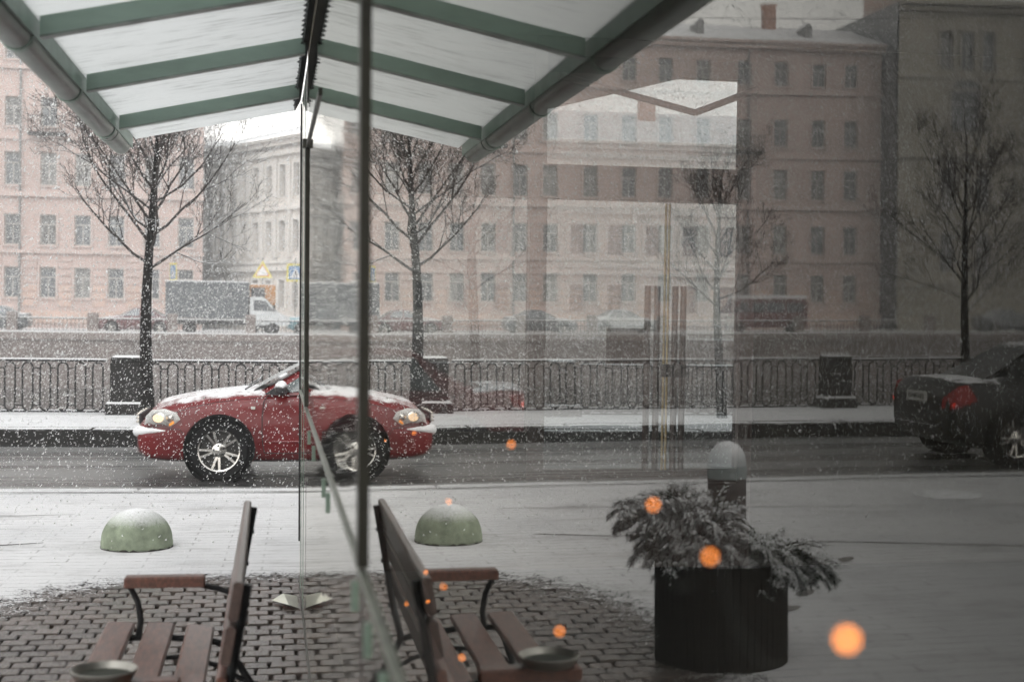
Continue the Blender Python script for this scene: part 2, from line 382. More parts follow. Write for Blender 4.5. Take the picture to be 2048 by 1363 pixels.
# thin snow over the pavement, open where the canopy kept the bricks dry
def dry_val(u, v):
    a = max(0., (GLAT+.02-u)/2.18)**2.6; b = max(0., (v-3.0)/6.85)**9; return a+b if u < GLAT+.3 else 1.6
def snow_layer():
    xs = np.unique(np.concatenate([np.linspace(-130, -8, 12), np.linspace(-8, 4, 97), np.linspace(4, 130, 12)]))
    ys = np.unique(np.concatenate([np.linspace(-60, 1, 8), np.linspace(1, 11, 90), np.linspace(11, Y_EDGE, 6)]))
    V, D = [], []
    for y in ys:
        for x in xs:
            u = x*GNOR.x+y*GNOR.y; v = x*GDIR.x+y*GDIR.y
            V.append((x, y, .006)); D.append(dry_val(u, v) if (u < GLAT+.2 or v > 9.9) else (.2 if v < 9.7 else 1.5))
    n = len(xs); Fs = [(j*n+i, j*n+i+1, j*n+n+i+1, j*n+n+i) for j in range(len(ys)-1) for i in range(n-1)]
    me = bpy.data.meshes.new('snow_layer'); me.from_pydata(V, [], Fs)
    at = me.attributes.new('dry', 'FLOAT', 'POINT'); at.data.foreach_set('value', D)
    return struct(obj('snow_layer', me, 'pavement_snow', fix=False))
SNOWL = snow_layer()
# brick pavers under the canopy
def pavers():
    root = bpy.data.objects['pavement']; proto = [mm(MB().bevbox((0, 0, -.03), (.128, .116, .06), .006), 'brick', 'brick', 30), mm(MB().bevbox((0, 0, -.03), (.124, .116, .06), .009), 'brick', 'brick', 30)]
    W, H = .137, .125; spots = []
    for j in range(-2, 80):
        for i in range(-24, 4):
            u = i*W+(W/2 if j % 2 else 0)+.02; v = j*H+random.uniform(-.004, .004)
            if u > GLAT+.09 or v > 10.5 or v < 3.5 or dry_val(u, v) > 1.45: continue
            spots.append((u+random.uniform(-.004, .004), v))
    P = [gw(u, v) for u, v in spots]
    def visible(p):
        d = p-EYE; z = d.dot(fw); px = 1024+2844*d.dot(rt)/z; py = 681-2844*d.dot(up)/z
        return -20 < px < 640 and py < 1390
    order = sorted(range(len(P)), key=lambda k: (not visible(P[k]), P[k].length))
    bmp = MB(); src = proto
    for n_, k in enumerate(order):
        r = Euler((random.gauss(0, .007), random.gauss(0, .007), GA+random.gauss(0, .008))); z = random.gauss(-.002, .0022); z = min(z, .002)
        if n_ < 300:
            inst('brick', proto[random.random() < .3], root, (P[k].x, P[k].y, z), r)
        else:
            m4 = r.to_matrix(); me = proto[0]; o = len(bmp.v)
            for q in me.vertices:
                w = m4 @ q.co; bmp.v.append((w.x+P[k].x, w.y+P[k].y, w.z+z))
            for f in me.polygons: bmp.f.append(tuple(i+o for i in f.vertices))
    b = bmp.build('brick_field', 'brick', root, 30); b['kind'] = 'stuff'
pavers()
# kerbs of separate stones
def kerb(name, y0, y1, z0, z1, step, m, x0, x1):
    root = struct(bpy.data.objects.new(name, None)); COL.objects.link(root)
    me = mm(MB().bevbox((0, 0, 0), (step-.006, y1-y0, z1-z0), .02), 'kerb_stone', m, 30)
    x = x0
    while x < x1:
        inst('kerb_stone', me, root, (x+step/2, (y0+y1)/2+random.gauss(0, .004), (z0+z1)/2+random.gauss(0, .003))); x += step
M['kerb_near'] = mat('kerb_near', (.60, .60, .605), .9, var=.18, scale=9, stretch=(.6, 2, 1), bump=.01, spec=.2)
M['kerb_far'] = mat('kerb_far', (.009, .0085, .0075), .6, spec=.2, snow=.93, var=.5, scale=4, snow_noise=4)
kerb('kerb', Y_EDGE+.07, Y_KERB, -.3, .012, 1.6, 'kerb_near', -40, 24)
jl = MB(); xs_ = np.linspace(-30, 8, 120)
for x in xs_: h = .014+.012*random.random(); jl.v += [(x, Y_EDGE+.05-h, .016), (x, Y_EDGE+.05+h, .016)]
for i in range(119): jl.f.append((2*i, 2*i+2, 2*i+3, 2*i+1))
jl.build('joint_line', 'joint', bpy.data.objects['kerb'])
kerb('far_kerb', Y_ROAD1, Y_ROAD1+.32, -.3, Z_FAR-.004, 1.45, 'kerb_far', -40.6, 24)
sheet('embankment_path', -130, 130, Y_ROAD1+.33, Y_QUAY+.4, Z_FAR, 'snow_strip')
q = MB().bb(-130, 130, Y_QUAY, Y_QUAY+.35, -6, Z_FAR-.004).build('quay_wall', 'granite_wall'); tag(q, 'granite canal wall below the iron fence on the near bank', 'wall', kind='thing')
q = thing('embankment_wall', 'brownish granite wall of the far canal bank with a snowy cornice', 'wall', (0, Y_BANK, 0)); q['kind'] = 'thing'
MB().bb(-130, 130, 0, .8, -6, -.28).build('wall', 'granite_wall', q); MB().bb(-130, 130, -.12, .75, -.28, .10).build('cornice', 'granite_far', q)
M['cornice_snow'] = M['snow']
MB().bb(-130, 130, -.12, .6, .104, .19).build('snow_cover', 'snow', q)

# ------------------------------------------------------------------ iron fence on the near bank
def fence():
    # loop of iron: two bars joined by round ends
    def loop_pts(w, z0, z1):
        r = w/2; P = []
        for k in range(7): a = pi*k/6; P.append((r*cos(a), 0, z1-r+r*sin(a)))
        for k in range(7): a = pi+pi*k/6; P.append((r*cos(a), 0, z0+r+r*sin(a)))
        return P+[P[0]]
    loop = mm(MB().tube(loop_pts(.155, .05, .80), .0145, 5, False), 'loop', 'iron', 60)
    link = mm(MB().bb(-.052, .052, -.008, .008, -.0085, .0085), 'link', 'iron')
    post = thing('stone_post', 'dark granite fence post beside the bare tree trunk left of the red car', 'post', (-2.76, Y_FENCE, Z_FAR), 0, 'stone posts of the near fence')
    MB().bb(-.30, .30, -.25, .25, 0, .17).build('plinth', 'granite', post); MB().bb(-.275, .275, -.225, .225, .173, .20).build('snow_cover', 'snow', post)
    mb = MB().bevbox((0, 0, .51), (.47, .38, .66), .02); mb.build('shaft', 'granite', post)
    MB().box((0, 0, .868), (.46, .40, .05), None, .92).build('cap', 'granite', post); MB().box((0, 0, .905), (.42, .37, .022), None, .9).build('snow_cover', 'snow', post)
    SP = 6.95; lbl = {-3: 'granite fence post far left beyond the dark car', -2: 'granite fence post between the bare trees at the dark car', -1: 'granite fence post left of the nearest bare tree',
                      1: 'granite fence post behind the tail of the red car', 2: 'granite fence post far to the right along the fence'}
    posts = {0: post}
    xs = {k: -2.76+SP*k for k in range(-3, 4)}; xs[-1] = -9.75; xs[-2] = -16.7; xs[-3] = -23.6
    for k, l in lbl.items():
        c = copy_tree(post); c.location = (xs[k], Y_FENCE, Z_FAR); c['label'] = l
    bl = {-3: 'iron fence bay farthest left along the canal', -2: 'iron fence bay behind the dark car', -1: 'long iron fence bay to the left of the stone post', 0: 'iron fence bay behind the red car hood', 1: 'iron fence bay right of the red car, seen through the glass'}
    for k in bl:
        x0, x1 = xs[k]+.31, xs.get(k+1, xs[k]+SP)-.31
        if k == -1: x1 = xs[0]-.31
        root = thing('iron_fence', bl[k], 'fence', ((x0+x1)/2, Y_FENCE, Z_FAR), 0, 'iron fence bays along the near bank'); w = x1-x0
        MB().bb(-w/2, w/2, -.022, .022, .815, .845).build('top_rail', 'iron', root); MB().bb(-w/2, w/2, -.028, .028, .847, .866).build('snow_cover', 'snow', root)
        MB().bb(-w/2, w/2, -.015, .015, .022, .046).build('bottom_rail', 'iron', root)
        n = int(w/.26); p = w/n
        for i in range(n):
            inst('loop', loop, root, (-w/2+p*(i+.5), 0, 0))
            if i < n-1: inst('link', link, root, (-w/2+p*(i+1), 0, .71)); inst('link', link, root, (-w/2+p*(i+1), 0, .13))
fence()

# ------------------------------------------------------------------ trees
def make_tree(seed, top, spread, nlimb, first, lean=.01):
    R = random.Random(seed); trunk = MB(); crown = MB()
    def rv(a): return Vector((R.gauss(0, a), R.gauss(0, a), R.gauss(0, a)))
    tp = []; tr = []
    H = top*.82; n = 14
    for i in range(n+1):
        t = i/n; tp.append(Vector((lean*H*t+.05*sin(t*5+seed), .04*sin(t*4+seed*2), H*t))); tr.append(.088*(1-t)**.75+.014 if t > .02 else .11)
    trunk.tube(tp, tr, 10)
    def grow(p, d, length, r, depth):
        nseg = (6, 5, 4, 3)[min(depth, 3)]; pts = [p]; rr = [r]; cur = d.normalized()
        for i in range(nseg):
            cur = (cur+rv(.13+.03*depth)+Vector((0, 0, .10 if depth < 3 else .05))).normalized(); pts.append(pts[-1]+cur*length/nseg); rr.append(max(.0022, r*(1-.72*(i+1)/nseg)))
        crown.tube(pts, rr, 6 if depth == 0 else (4 if depth == 1 else 3), False)
        if depth >= 3: return
        nb = (8, 7, 4)[depth]
        for k in range(nb):
            t = R.uniform(.25, 1.0) if depth else R.uniform(.2, 1.0); i = min(nseg-1, int(t*nseg)); q = pts[i].lerp(pts[i+1], t*nseg-i)
            ax = (pts[i+1]-pts[i]).normalized(); side = ax.cross(rv(1)).normalized(); a = R.uniform(.45, .95)
            nd = ax*cos(a)+side*sin(a)+Vector((0, 0, .12))
            grow(q, nd, length*R.uniform(.35, .6)*(1.15-.4*t), max(.003, rr[i]*.5), depth+1)
    for k in range(nlimb):
        t = first/H+(1-first/H)*(k/nlimb)**1.0*.97; i = min(n-1, int(t*n)); q = tp[i].lerp(tp[i+1], t*n-i)
        az = k*2.4+R.uniform(-.4, .4); el = .42+.68*(k/nlimb)+R.uniform(-.12, .15)
        ln = spread*(1.05-.35*k/nlimb)*R.uniform(.8, 1.2); d = Vector((cos(az)*cos(el), sin(az)*cos(el), sin(el)))
        grow(q, d, ln, .025*(1-.4*k/nlimb), 0)
    grow(tp[-1], Vector((.05, 0, 1)), top*.22, .02, 1)
    return mm(trunk, 'trunk', 'bark', 60), mm(crown, 'crown', 'twig', 80)
TR = [make_tree(3, 5.4, 1.85, 22, 2.25), make_tree(11, 5.4, 1.55, 16, 2.2, .02), make_tree(23, 6.0, 1.95, 20, 2.0, -.01)]
def tree(k, x, y, rz, label, s=1):
    t = thing('bare_tree', label, 'tree', (x, y, Z_FAR-.02), rz, 'bare trees along the near bank'); t.scale = (s, s, s)
    inst('trunk', TR[k][0], t); inst('crown', TR[k][1], t)
tree(0, -2.24, 21.2, .4, 'bare snow-dusted tree standing beside the stone post, left of the red car')
tree(1, -7.05, 21.2, 1.2, 'slim bare tree further left, between the red car and the dark car', .8)
tree(2, -11.2, 21.2, 2.2, 'broad bare tree standing behind the dark car', .82)
tree(2, 2.5, 21.2, 4.1, 'bare tree behind the tail of the red car, seen through the glass', .95)
tree(0, -16.2, 21.2, 3.0, 'bare tree farthest left along the canal')

# ------------------------------------------------------------------ far bank railing
def far_fence():
    for k, x in enumerate(np.arange(-7.4-8*4.35, 16, 4.35)):
        p = inst('granite_pier', FARP, None, (x, Y_BANK+.3, .1)); tag(p, None, 'post', 'granite piers of the far railing')
        px = x
        j_ = round((x+7.4)/4.35); od = ('first', 'second', 'third', 'fourth', 'fifth', 'sixth', 'seventh', 'eighth', 'ninth', 'tenth')
        p['label'] = ('snow-capped granite railing pier right below the grey truck box' if j_ == 0 else f"{od[abs(j_)-1]} snow-capped granite railing pier to the {'left' if j_ < 0 else 'right'} of the grey truck box")
    b = MB(); 
    for x in np.arange(-40, 30, .22): b.bb(x-.012, x+.012, .28, .31, .1, .85)
    root = thing('far_railing', 'thin iron railing between granite piers on the far bank', 'railing', (0, Y_BANK, 0))
    b.build('bars', 'iron', root)['kind'] = 'stuff'; MB().bb(-40, 30, .26, .33, .85, .90).build('top_rail', 'iron', root); MB().bb(-40, 30, .25, .34, .90, .96).build('snow_cover', 'snow', root)
fp = MB().bevbox((0, 0, .5), (.55, .5, 1.0), .04); fp.box((0, 0, 1.06), (.62, .56, .12), None, .8); FARP = mm(fp, 'granite_pier', 'granite_far')
far_fence()

# ------------------------------------------------------------------ buildings
def wall_mesh(w, h, op, depth=.28, z0=0.):
    """front at y=0 facing -y, x from 0 to w, openings with reveals"""
    xs = sorted(set([0, w]+[a for o in op for a in o[:2]])); zs = sorted(set([z0, h]+[a for o in op for a in o[2:]]))
    mb = MB()
    for i in range(len(xs)-1):
        for j in range(len(zs)-1):
            cx, cz = (xs[i]+xs[i+1])/2, (zs[j]+zs[j+1])/2
            if any(o[0] < cx < o[1] and o[2] < cz < o[3] for o in op): continue
            mb.add([(xs[i], 0, zs[j]), (xs[i+1], 0, zs[j]), (xs[i+1], 0, zs[j+1]), (xs[i], 0, zs[j+1])], [(0, 1, 2, 3)])
    for a, b, c, d in op:
        mb.add([(a, 0, c), (b, 0, c), (b, 0, d), (a, 0, d), (a, depth, c), (b, depth, c), (b, depth, d), (a, depth, d)], [(0, 4, 5, 1), (3, 2, 6, 7), (0, 3, 7, 4), (1, 5, 6, 2)])
    return mb
def obj_nofix(mb, name, m, parent):
    me = mb.mesh(name); return obj(name, me, m, parent, fix=False)
def window_meshes(w, h, frame='window_frame', key=''):
    f = MB(); t = .07
    f.bb(-w/2, -w/2+t, -.03, .03, 0, h).bb(w/2-t, w/2, -.03, .03, 0, h).bb(-w/2+t, w/2-t, -.03, .03, 0, t).bb(-w/2+t, w/2-t, -.03, .03, h-t, h)
    f.bb(-.03, .03, -.028, .028, t, h*.66).bb(-w/2+t, w/2-t, -.026, .026, h*.66, h*.66+.07)
    p = MB().bb(-w/2+.02, w/2-.02, .02, .026, .02, h-.02)
    return mm(f, 'window', frame), mm(p, 'pane', 'pane_dark'), mm(p, 'pane', 'pane_curtain')
def put_windows(root, op, wm, depth=.2, trim=None, t=.13, proud=.08, sill=False):
    sm = None
    for a, b, c, d in op:
        w = inst('window', wm[0], root, ((a+b)/2, depth, c)); inst('pane', wm[2 if random.random() < .28 else 1], w)
        if trim:
            if sm is None:
                W2, H2 = (b-a)/2, d-c
                sm = mm(MB().prism([(-W2-t, -.05), (-W2, -.05), (-W2, H2), (W2, H2), (W2, -.05), (W2+t, -.05), (W2+t, H2+t), (-W2-t, H2+t)], proud), 'surround', trim), mm(MB().bb(-W2-.1, W2+.1, -.14, -.004, -.12, -.052), 'sill', trim)
            inst('surround', sm[0], w, (0, -depth-proud/2-.003, 0))
            if sill: inst('sill', sm[1], w, (0, -depth, 0))
def surround(op, t=.13, proud=.08):
    mb = MB()
    for a, b, c, d in op: mb.bb(a-t, a, -proud, .01, c-.05, d+t).bb(b, b+t, -proud, .01, c-.05, d+t).bb(a, b, -proud, .01, d, d+t)
    return mb
YB = 97.0
def pink():
    X0, X1 = -45.83, -6.8; W = X1-X0
    cols = [-44.6, -43.49, -40.98, -38.11, -35.34, -32.27, -29.49, -26.81, -24.02, -21.14, -19.0, -16.75, -14.55, -12.4, -10.1, -7.9][1:]
    rows = [(2.0, 4.0), (5.45, 7.45), (9.35, 11.5), (13.2, 15.1), (17.55, 19.25)]
    op = [(c-X0-.52, c-X0+.52, a, b) for c in cols for a, b in rows]
    r = thing('apartment_house', 'long pink plastered five-storey house on the far bank', 'building', (X0, YB, .05))
    obj_nofix(wall_mesh(W, 20.3, op), 'wall', 'plaster_pink', r)
    MB().bb(0, W, .3, 12, 0, 20.3).build('wall', 'pane_dark', r)
    for k, (a, b) in enumerate(rows):
        wm = window_meshes(1.04, b-a); put_windows(r, [o for o in op if o[2] == a], wm, trim='trim_pink', sill=True)
    MB().bb(-.1, W+.1, -.12, -.003, .35, 1.15).build('plinth', 'plaster_orange', r)
    for z in (1.45, 1.95, 2.45, 2.95, 3.45, 3.95, 4.4):
        xs = [0]+sorted([c-X0 for c in cols])+[W]
        for i in range(len(xs)-1):
            MB().bb(xs[i]+(.67 if i else 0), xs[i+1]-(.67 if i < len(xs)-2 else 0), -.07, -.002, z, z+.40).build('rusticated_course', 'plaster_orange' if z < 2.6 else 'plaster_pink', r)
    for z, h_, d in ((4.9, .22, .22), (8.6, .32, .25), (12.3, .18, .16), (16.9, .22, .22), (20.1, .35, .5), (20.45, .2, .75)): MB().bb(-.1, W+.1, -d, .05, z, z+h_).build('cornice', 'trim_pink', r)
    # balcony
    for xc in (-35.34, -16.75):
        b = MB().bb(xc-X0-1.2, xc-X0+1.2, -1.0, -.26, 12.55, 12.75)
        for i in range(13): x = xc-X0-1.15+i*.192; b.bb(x-.02, x+.02, -.99, -.95, 12.75, 13.75)
        b.bb(xc-X0-1.2, xc-X0+1.2, -1.0, -.94, 13.75, 13.82); b.build('balcony', 'iron', r)
    for x in (10.2, 27.3): MB().tube([(x, -.15, .5), (x, -.15, 20)], .07, 8).build('downpipe', 'zinc', r)
    rf = MB().add([(-.3, -.7, 20.66), (W+.3, -.7, 20.66), (W+.3, 6, 22.9), (-.3, 6, 22.9), (W+.3, 12.6, 20.66), (-.3, 12.6, 20.66)], [(0, 1, 2, 3), (3, 2, 4, 5), (0, 3, 5), (1, 4, 2)]).build('roof', 'snow', r)
    for x, y, w in ((6.2, 5, .9), (17, 4.6, .7), (30, 5.2, 1.2), (36, 4.5, .8)):
        c = MB().bb(x, x+w, y, y+.7, 21.5, 24.3); c.bb(x-.08, x+w+.08, y-.08, y+.78, 24.3, 24.45); c.build('chimney', 'pink_brick', rf)
    for x in (5.0, 13.2, 22, 31): MB().bb(x, x+.5, 1.0, 2.6, 21.2, 22.0).add([(x-.06, .95, 22.0), (x+.56, .95, 22.0), (x+.25, .95, 22.35), (x-.06, 2.6, 22), (x+.56, 2.6, 22), (x+.25, 2.6, 22.35)], [(0, 1, 2), (0, 2, 5, 3), (1, 4, 5, 2)]).build('dormer', 'zinc', rf)
pink()
def beige():
    X1 = -45.95; W = 26; X0 = X1-W; y = 94.5
    r = thing('stone_house', 'grey-beige stone house with an arched window left of the pink house', 'building', (X0, y, .05))
    tr = [W-7.0, W-5.35, W-3.7]
    op = [(x-.5, x+.5, 18.6, 21.4) for x in tr]+[(W-6.35, W-4.05, 14.2, 17.2)]+[(x-.6, x+.6, a, b) for x in (W-10.4, W-13.5, W-16.6, W-20) for a, b in ((18.3, 20.9), (13.3, 16.2), (8.6, 11.4), (4.2, 7.0))]+[(x-.55, x+.55, a, b) for x in (W-6.6, W-3.8) for a, b in ((8.6, 11.4), (4.2, 7.0))]
    obj_nofix(wall_mesh(W, 23.5, op), 'wall', 'plaster_beige', r); MB().bb(0, W, .3, 12, 0, 23.5).build('wall', 'pane_dark', r)
    for o in op:
        wm = window_meshes(o[1]-o[0], o[3]-o[2]); put_windows(r, [o], wm, trim='trim_beige', t=.16, proud=.12)
    ax = W-5.2; pts = [(ax+1.15*cos(pi*k/12), 17.2+.75*sin(pi*k/12)) for k in range(13)]
    MB().prism(pts, .06).build('arch', 'pane_dark', r, loc=(0, -.02, 0))
    outer = [(ax+1.45*cos(pi*k/12), 17.2+1.05*sin(pi*k/12)) for k in range(13)]
    b = MB()
    for k in range(12): b.add([(pts[k][0], -.15, pts[k][1]), (pts[k+1][0], -.15, pts[k+1][1]), (outer[k+1][0], -.15, outer[k+1][1]), (outer[k][0], -.15, outer[k][1])], [(0, 1, 2, 3)])
    b.build('arch_trim', 'trim_beige', r)
    for z, h_, d in ((3.2, .3, .25), (7.8, .25, .2), (12.3, .35, .35), (18.0, .22, .2), (22.8, .3, .4), (23.2, .35, .8)): MB().bb(-.1, W+.02, -d, .05, z, z+h_).build('cornice', 'trim_beige', r)
    for k, z in enumerate((.5, 1.2, 1.9, 2.6)): MB().bb(0, W, -.08, -.002, z, z+.6).build('rusticated_course', 'plaster_beige', r)
    MB().add([(0, -.8, 23.56), (W, -.8, 23.56), (W, 7, 25.5), (0, 7, 25.5)], [(0, 1, 2, 3)]).build('roof', 'snow', r)
    MB().bb(W-.1, W-.002, -.3, 6, 23.5, 26.5).build('fire_wall', 'plaster_orange', r)
beige()
def pale():
    # oblique side along the cross street, then the front on the embankment
    A = Vector((.9, 91.0, .05)); B = Vector((-7.6, 106.0, .05)); d = (B-A); Ls = d.xy.length; ang = math.atan2(-d.y, -d.x)
    r = thing('corner_house', 'pale cream corner house with a snowy roof behind the grey truck', 'building', A)
    def face(org, rz, W, cols, rows, ww):
        e = bpy.data.objects.new('facade', None); COL.objects.link(e); e.parent = r; e.location = org; e.rotation_euler = (0, 0, rz)
        op = [(c-ww/2, c+ww/2, a, b) for c in cols for a, b in rows]
        obj_nofix(wall_mesh(W, 12.6, op), 'wall', 'plaster_pale', e)
        b = MB().bb(0, W, .3, .5, 0, 12.6); b.build('back_wall', 'pane_dark', e)
        for a, bb_ in rows:
            wm = window_meshes(ww, bb_-a); put_windows(e, [o for o in op if o[2] == a], wm, trim='trim_pale', t=.2, proud=.16)
        for i in range(len(cols)-1): x = (cols[i]+cols[i+1])/2; MB().bb(x-.16, x+.16, -.22, -.002, 4.9, 11.4).build('pilaster', 'trim_pale', e)
        for z, h_, dd in ((.3, .8, .15), (4.0, .35, .35), (4.5, .2, .2), (8.0, .2, .25), (11.6, .35, .3), (12.2, .3, .6), (12.5, .18, .9)): MB().bb(-.05, W+.05, -dd, .05, z, z+h_).build('cornice', 'trim_pale', e)
        T = Matrix.Translation(org) @ Matrix.Rotation(rz, 4, 'Z')
        for ch in list(e.children): ch.parent = r; ch.matrix_basis = T @ ch.matrix_basis
        bpy.data.objects.remove(e)
    rows = [(1.6, 3.4), (5.3, 7.3), (8.9, 11.0)]
    cols = [1.4+1.85*i for i in range(9)]
    face((B.x-A.x, B.y-A.y, 0), ang, Ls, cols, rows, .8)
    face((0, 0, 0), 0, 42, [1.6+2.5*i for i in range(16)], rows, 1.05)
    nrm = Vector((d.y, -d.x, 0)).normalized()
    p = lambda v, z: (v.x, v.y, z)
    a0 = Vector((0, 0, 0)); b0 = B-A; o1 = -nrm if nrm.x > 0 else nrm
    inn = Vector((9.5, 9, 0))
    q0 = a0+Vector((-.9, -.9, 0)); q1 = b0+o1*.9; q2 = b0+Vector((9, 4, 0)); q3 = Vector((42, -.9, 0)); q4 = Vector((42, 9, 0))
    rf = MB().add([p(q0, 12.72), p(q1, 12.72), p(q2, 15.9), p(inn, 15.9), p(q3, 12.72), p(q4, 15.9)], [(0, 3, 2, 1), (0, 4, 5, 3)]).build('roof', 'snow', r)
    for x, y in ((6, 5), (13, 6), (22, 6)): MB().bb(x, x+1.1, y, y+.8, 13.8, 16.6).build('chimney', 'pink_brick', rf)
pale()
def far_house():
    r = thing('distant_house', 'faint pale house far down the cross street', 'building', (-16, 150, .05))
    op = [(x-.55, x+.55, a, a+2) for x in np.arange(1.5, 29, 2.6) for a in (2, 6, 10, 14)]
    obj_nofix(wall_mesh(30, 18, op), 'wall', 'plaster_pale', r)
    MB().bb(0, 30, .3, 8, 0, 18).build('back_wall', 'pane_dark', r)
    wm = window_meshes(1.1, 2.0); put_windows(r, op, wm); MB().bb(-.3, 30.3, -.7, 8, 18, 18.5).build('roof', 'snow', r)
far_house()

# ------------------------------------------------------------------ cars
def evaluated(o):
    dg = bpy.context.evaluated_depsgraph_get(); me = bpy.data.meshes.new_from_object(o.evaluated_get(dg)); return me
def smoothstep(a, b, x): t = min(1, max(0, (x-a)/(b-a))); return t*t*(3-2*t)
def interp(tab, x):
    for (x0, y0), (x1, y1) in zip(tab, tab[1:]):
        if x <= x1: t = (x-x0)/(x1-x0) if x1 > x0 else 0; return y0+(y1-y0)*max(0, t)
    return tab[-1][1]
def make_car(Lc, shoulder, halfw, axles, wr, cabin, zb=.20, hood_crown=.05):
    """front at x=0 facing -x, near side at y<0; returns meshes for one car"""
    HW = .90
    xs = [0, .03, .10, .22, .40, .62, axles[0], 1.25, 1.5, 1.9, 2.4, 2.9, axles[1]-.3, axles[1], axles[1]+.35, Lc-.45, Lc-.2, Lc-.07, Lc-.015, Lc]
    xs = sorted(set(xs)); mb = MB(); ring = []
    for x in xs:
        w = HW*interp(halfw, x); sh = interp(shoulder, x); b = zb-.02+.04*max(0, 1-x/.35)+.14*max(0, (x-(Lc-.5))/.5)
        nose = max(0, 1-x/.10); tail = max(0, (x-(Lc-.07))/.07); k = max(nose, tail)
        sh_ = sh-.16*k; b_ = b+.08*k
        cr = hood_crown*(1-k)
        prof = [(-w*.55, b_), (-w*.93, b_+.015), (-w*.985, b_+.12), (-w, b_+(sh_-b_)*.42), (-w*.995, b_+(sh_-b_)*.62), (-w*.965, sh_-.09), (-w*.90, sh_-.012), (-w*.62, sh_+cr*.7), (-w*.2, sh_+cr)]
        prof = prof+[(-y, z) for y, z in prof[::-1]]
        ring.append([(x+max(0, z-.55)*.42*max(0, 1-x/.5), y, z) for y, z in prof])
    n = len(ring[0])
    for r_ in ring: mb.v += r_
    for i in range(len(ring)-1):
        for k in range(n): k2 = (k+1) % n; mb.f.append((i*n+k, i*n+k2, i*n+n+k2, i*n+n+k))
    mb.f.append(tuple(range(n))[::-1]); mb.f.append(tuple((len(ring)-1)*n+k for k in range(n)))
    me = mb.mesh('body'); fixn(me); o = bpy.data.objects.new('tmp', me); COL.objects.link(o)
    sub = o.modifiers.new('s', 'SUBSURF'); sub.levels = 2; sub.render_levels = 2
    cut = MB()
    for ax in axles:
        for sgn in (-1, 1):
            cut.lathe([(0, -.17), (wr+.062, -.17), (wr+.062, .17), (0, .17)], 36, 'y', (ax, sgn*HW*.94, wr+.01))
    cm = cut.mesh('cut'); b = bmesh.new(); b.from_mesh(cm); bmesh.ops.remove_doubles(b, verts=b.verts, dist=1e-5); bmesh.ops.recalc_face_normals(b, faces=b.faces); b.to_mesh(cm); b.free()
    co = bpy.data.objects.new('cut', cm); COL.objects.link(co)
    bo = o.modifiers.new('b', 'BOOLEAN'); bo.operation = 'DIFFERENCE'; bo.object = co; bo.solver = 'EXACT'
    body = evaluated(o); bpy.data.objects.remove(o); bpy.data.objects.remove(co)
    body.polygons.foreach_set('use_smooth', [True]*len(body.polygons)); body.set_sharp_from_angle(angle=radians(38))
    # cabin: rings of plan outline at belt and roof, lofted
    xb0, xr0, xr1, xb1, zr = cabin
    def belt(x): return interp(shoulder, x)+.0
    cab = MB(); lev = 7; nn = 13; hwb, hwr = HW*.93, HW*.68
    for j in range(lev):
        t = j/(lev-1); fx = xb0+(xr0-xb0)*(t**1.06); rx = xb1+(xr1-xb1)*(t**.95); hw = hwb+(hwr-hwb)*t**1.25
        zl = lambda x: (belt(min(max(x, .3), Lc-.3))-.03)*(1-t)+(zr-.045*((x-(xr0+xr1)/2)/(xr1-xr0)*2)**2)*t
        for i in range(nn):
            s_ = i/(nn-1); x = fx+(rx-fx)*s_
            e = min(1, s_/.10)**.5*min(1, (1-s_)/.10)**.5; cab.v.append((x, -hw*(.74+.26*e), zl(x)))
        for i in range(nn-1, -1, -1):
            s_ = i/(nn-1); x = fx+(rx-fx)*s_; e = min(1, s_/.10)**.5*min(1, (1-s_)/.10)**.5; cab.v.append((x, hw*(.74+.26*e), zl(x)))
    m2 = 2*nn
    for j in range(lev-1):
        for i in range(m2): i2 = (i+1) % m2; cab.f.append((j*m2+i, j*m2+i2, j*m2+m2+i2, j*m2+m2+i))
    o_ = (lev-1)*m2
    for i in range(nn-1): cab.f.append((o_+i, o_+i+1, o_+m2-2-i, o_+m2-1-i))
    cme = cab.mesh('cabin'); fixn(cme); cme.polygons.foreach_set('use_smooth', [True]*len(cme.polygons)); cme.set_sharp_from_angle(angle=radians(50))
    def side_pt(x, t, sgn, off=.012):
        hw = hwb+(hwr-hwb)*t**1.25; fx = xb0+(xr0-xb0)*(t**1.06); rx = xb1+(xr1-xb1)*(t**.95); s_ = min(max((x-fx)/(rx-fx), 0.0), 1.)
        e = min(1, s_/.10)**.5*min(1, (1-s_)/.10)**.5
        z = (belt(min(max(x, .3), Lc-.3))-.03)*(1-t)+(zr-.045*((x-(xr0+xr1)/2)/(xr1-xr0)*2)**2)*t
        return (x, sgn*(hw*(.74+.26*e)+off), z)
    def side_glass(xa0, xa1, xc0, xc1, sgn):
        """window between front edge xa0(low)..xa1(high) and rear edge xc0..xc1"""
        g = MB(); ts = (.10, .35, .6, .86); k = 7
        for t in ts:
            u = (t-.10)/.76
            a = xa0+(xa1-xa0)*u; c = xc0+(xc1-xc0)*u
            for i in range(k): g.v.append(side_pt(a+(c-a)*i/(k-1), t, sgn))
        for j in range(len(ts)-1):
            for i in range(k-1): g.f.append((j*k+i, j*k+i+1, j*k+k+i+1, j*k+k+i))
        return g
    def screen(front):
        g = MB(); k = 7; ts = (.06, .3, .55, .8, .93)
        for t in ts:
            fx = (xb0+(xr0-xb0)*(t**1.06)) if front else (xb1+(xr1-xb1)*(t**.95)); hw = (hwb+(hwr-hwb)*t**1.25)*.72
            z = (belt(min(max(fx, .3), Lc-.3))-.03)*(1-t)+(zr-.045)*t
            for i in range(k):
                q = -1+2*i/(k-1); g.v.append((fx+(-.012 if front else .012), hw*q, z+.004))
        for j in range(len(ts)-1):
            for i in range(k-1): g.f.append((j*k+i, j*k+i+1, j*k+k+i+1, j*k+k+i))
        return g
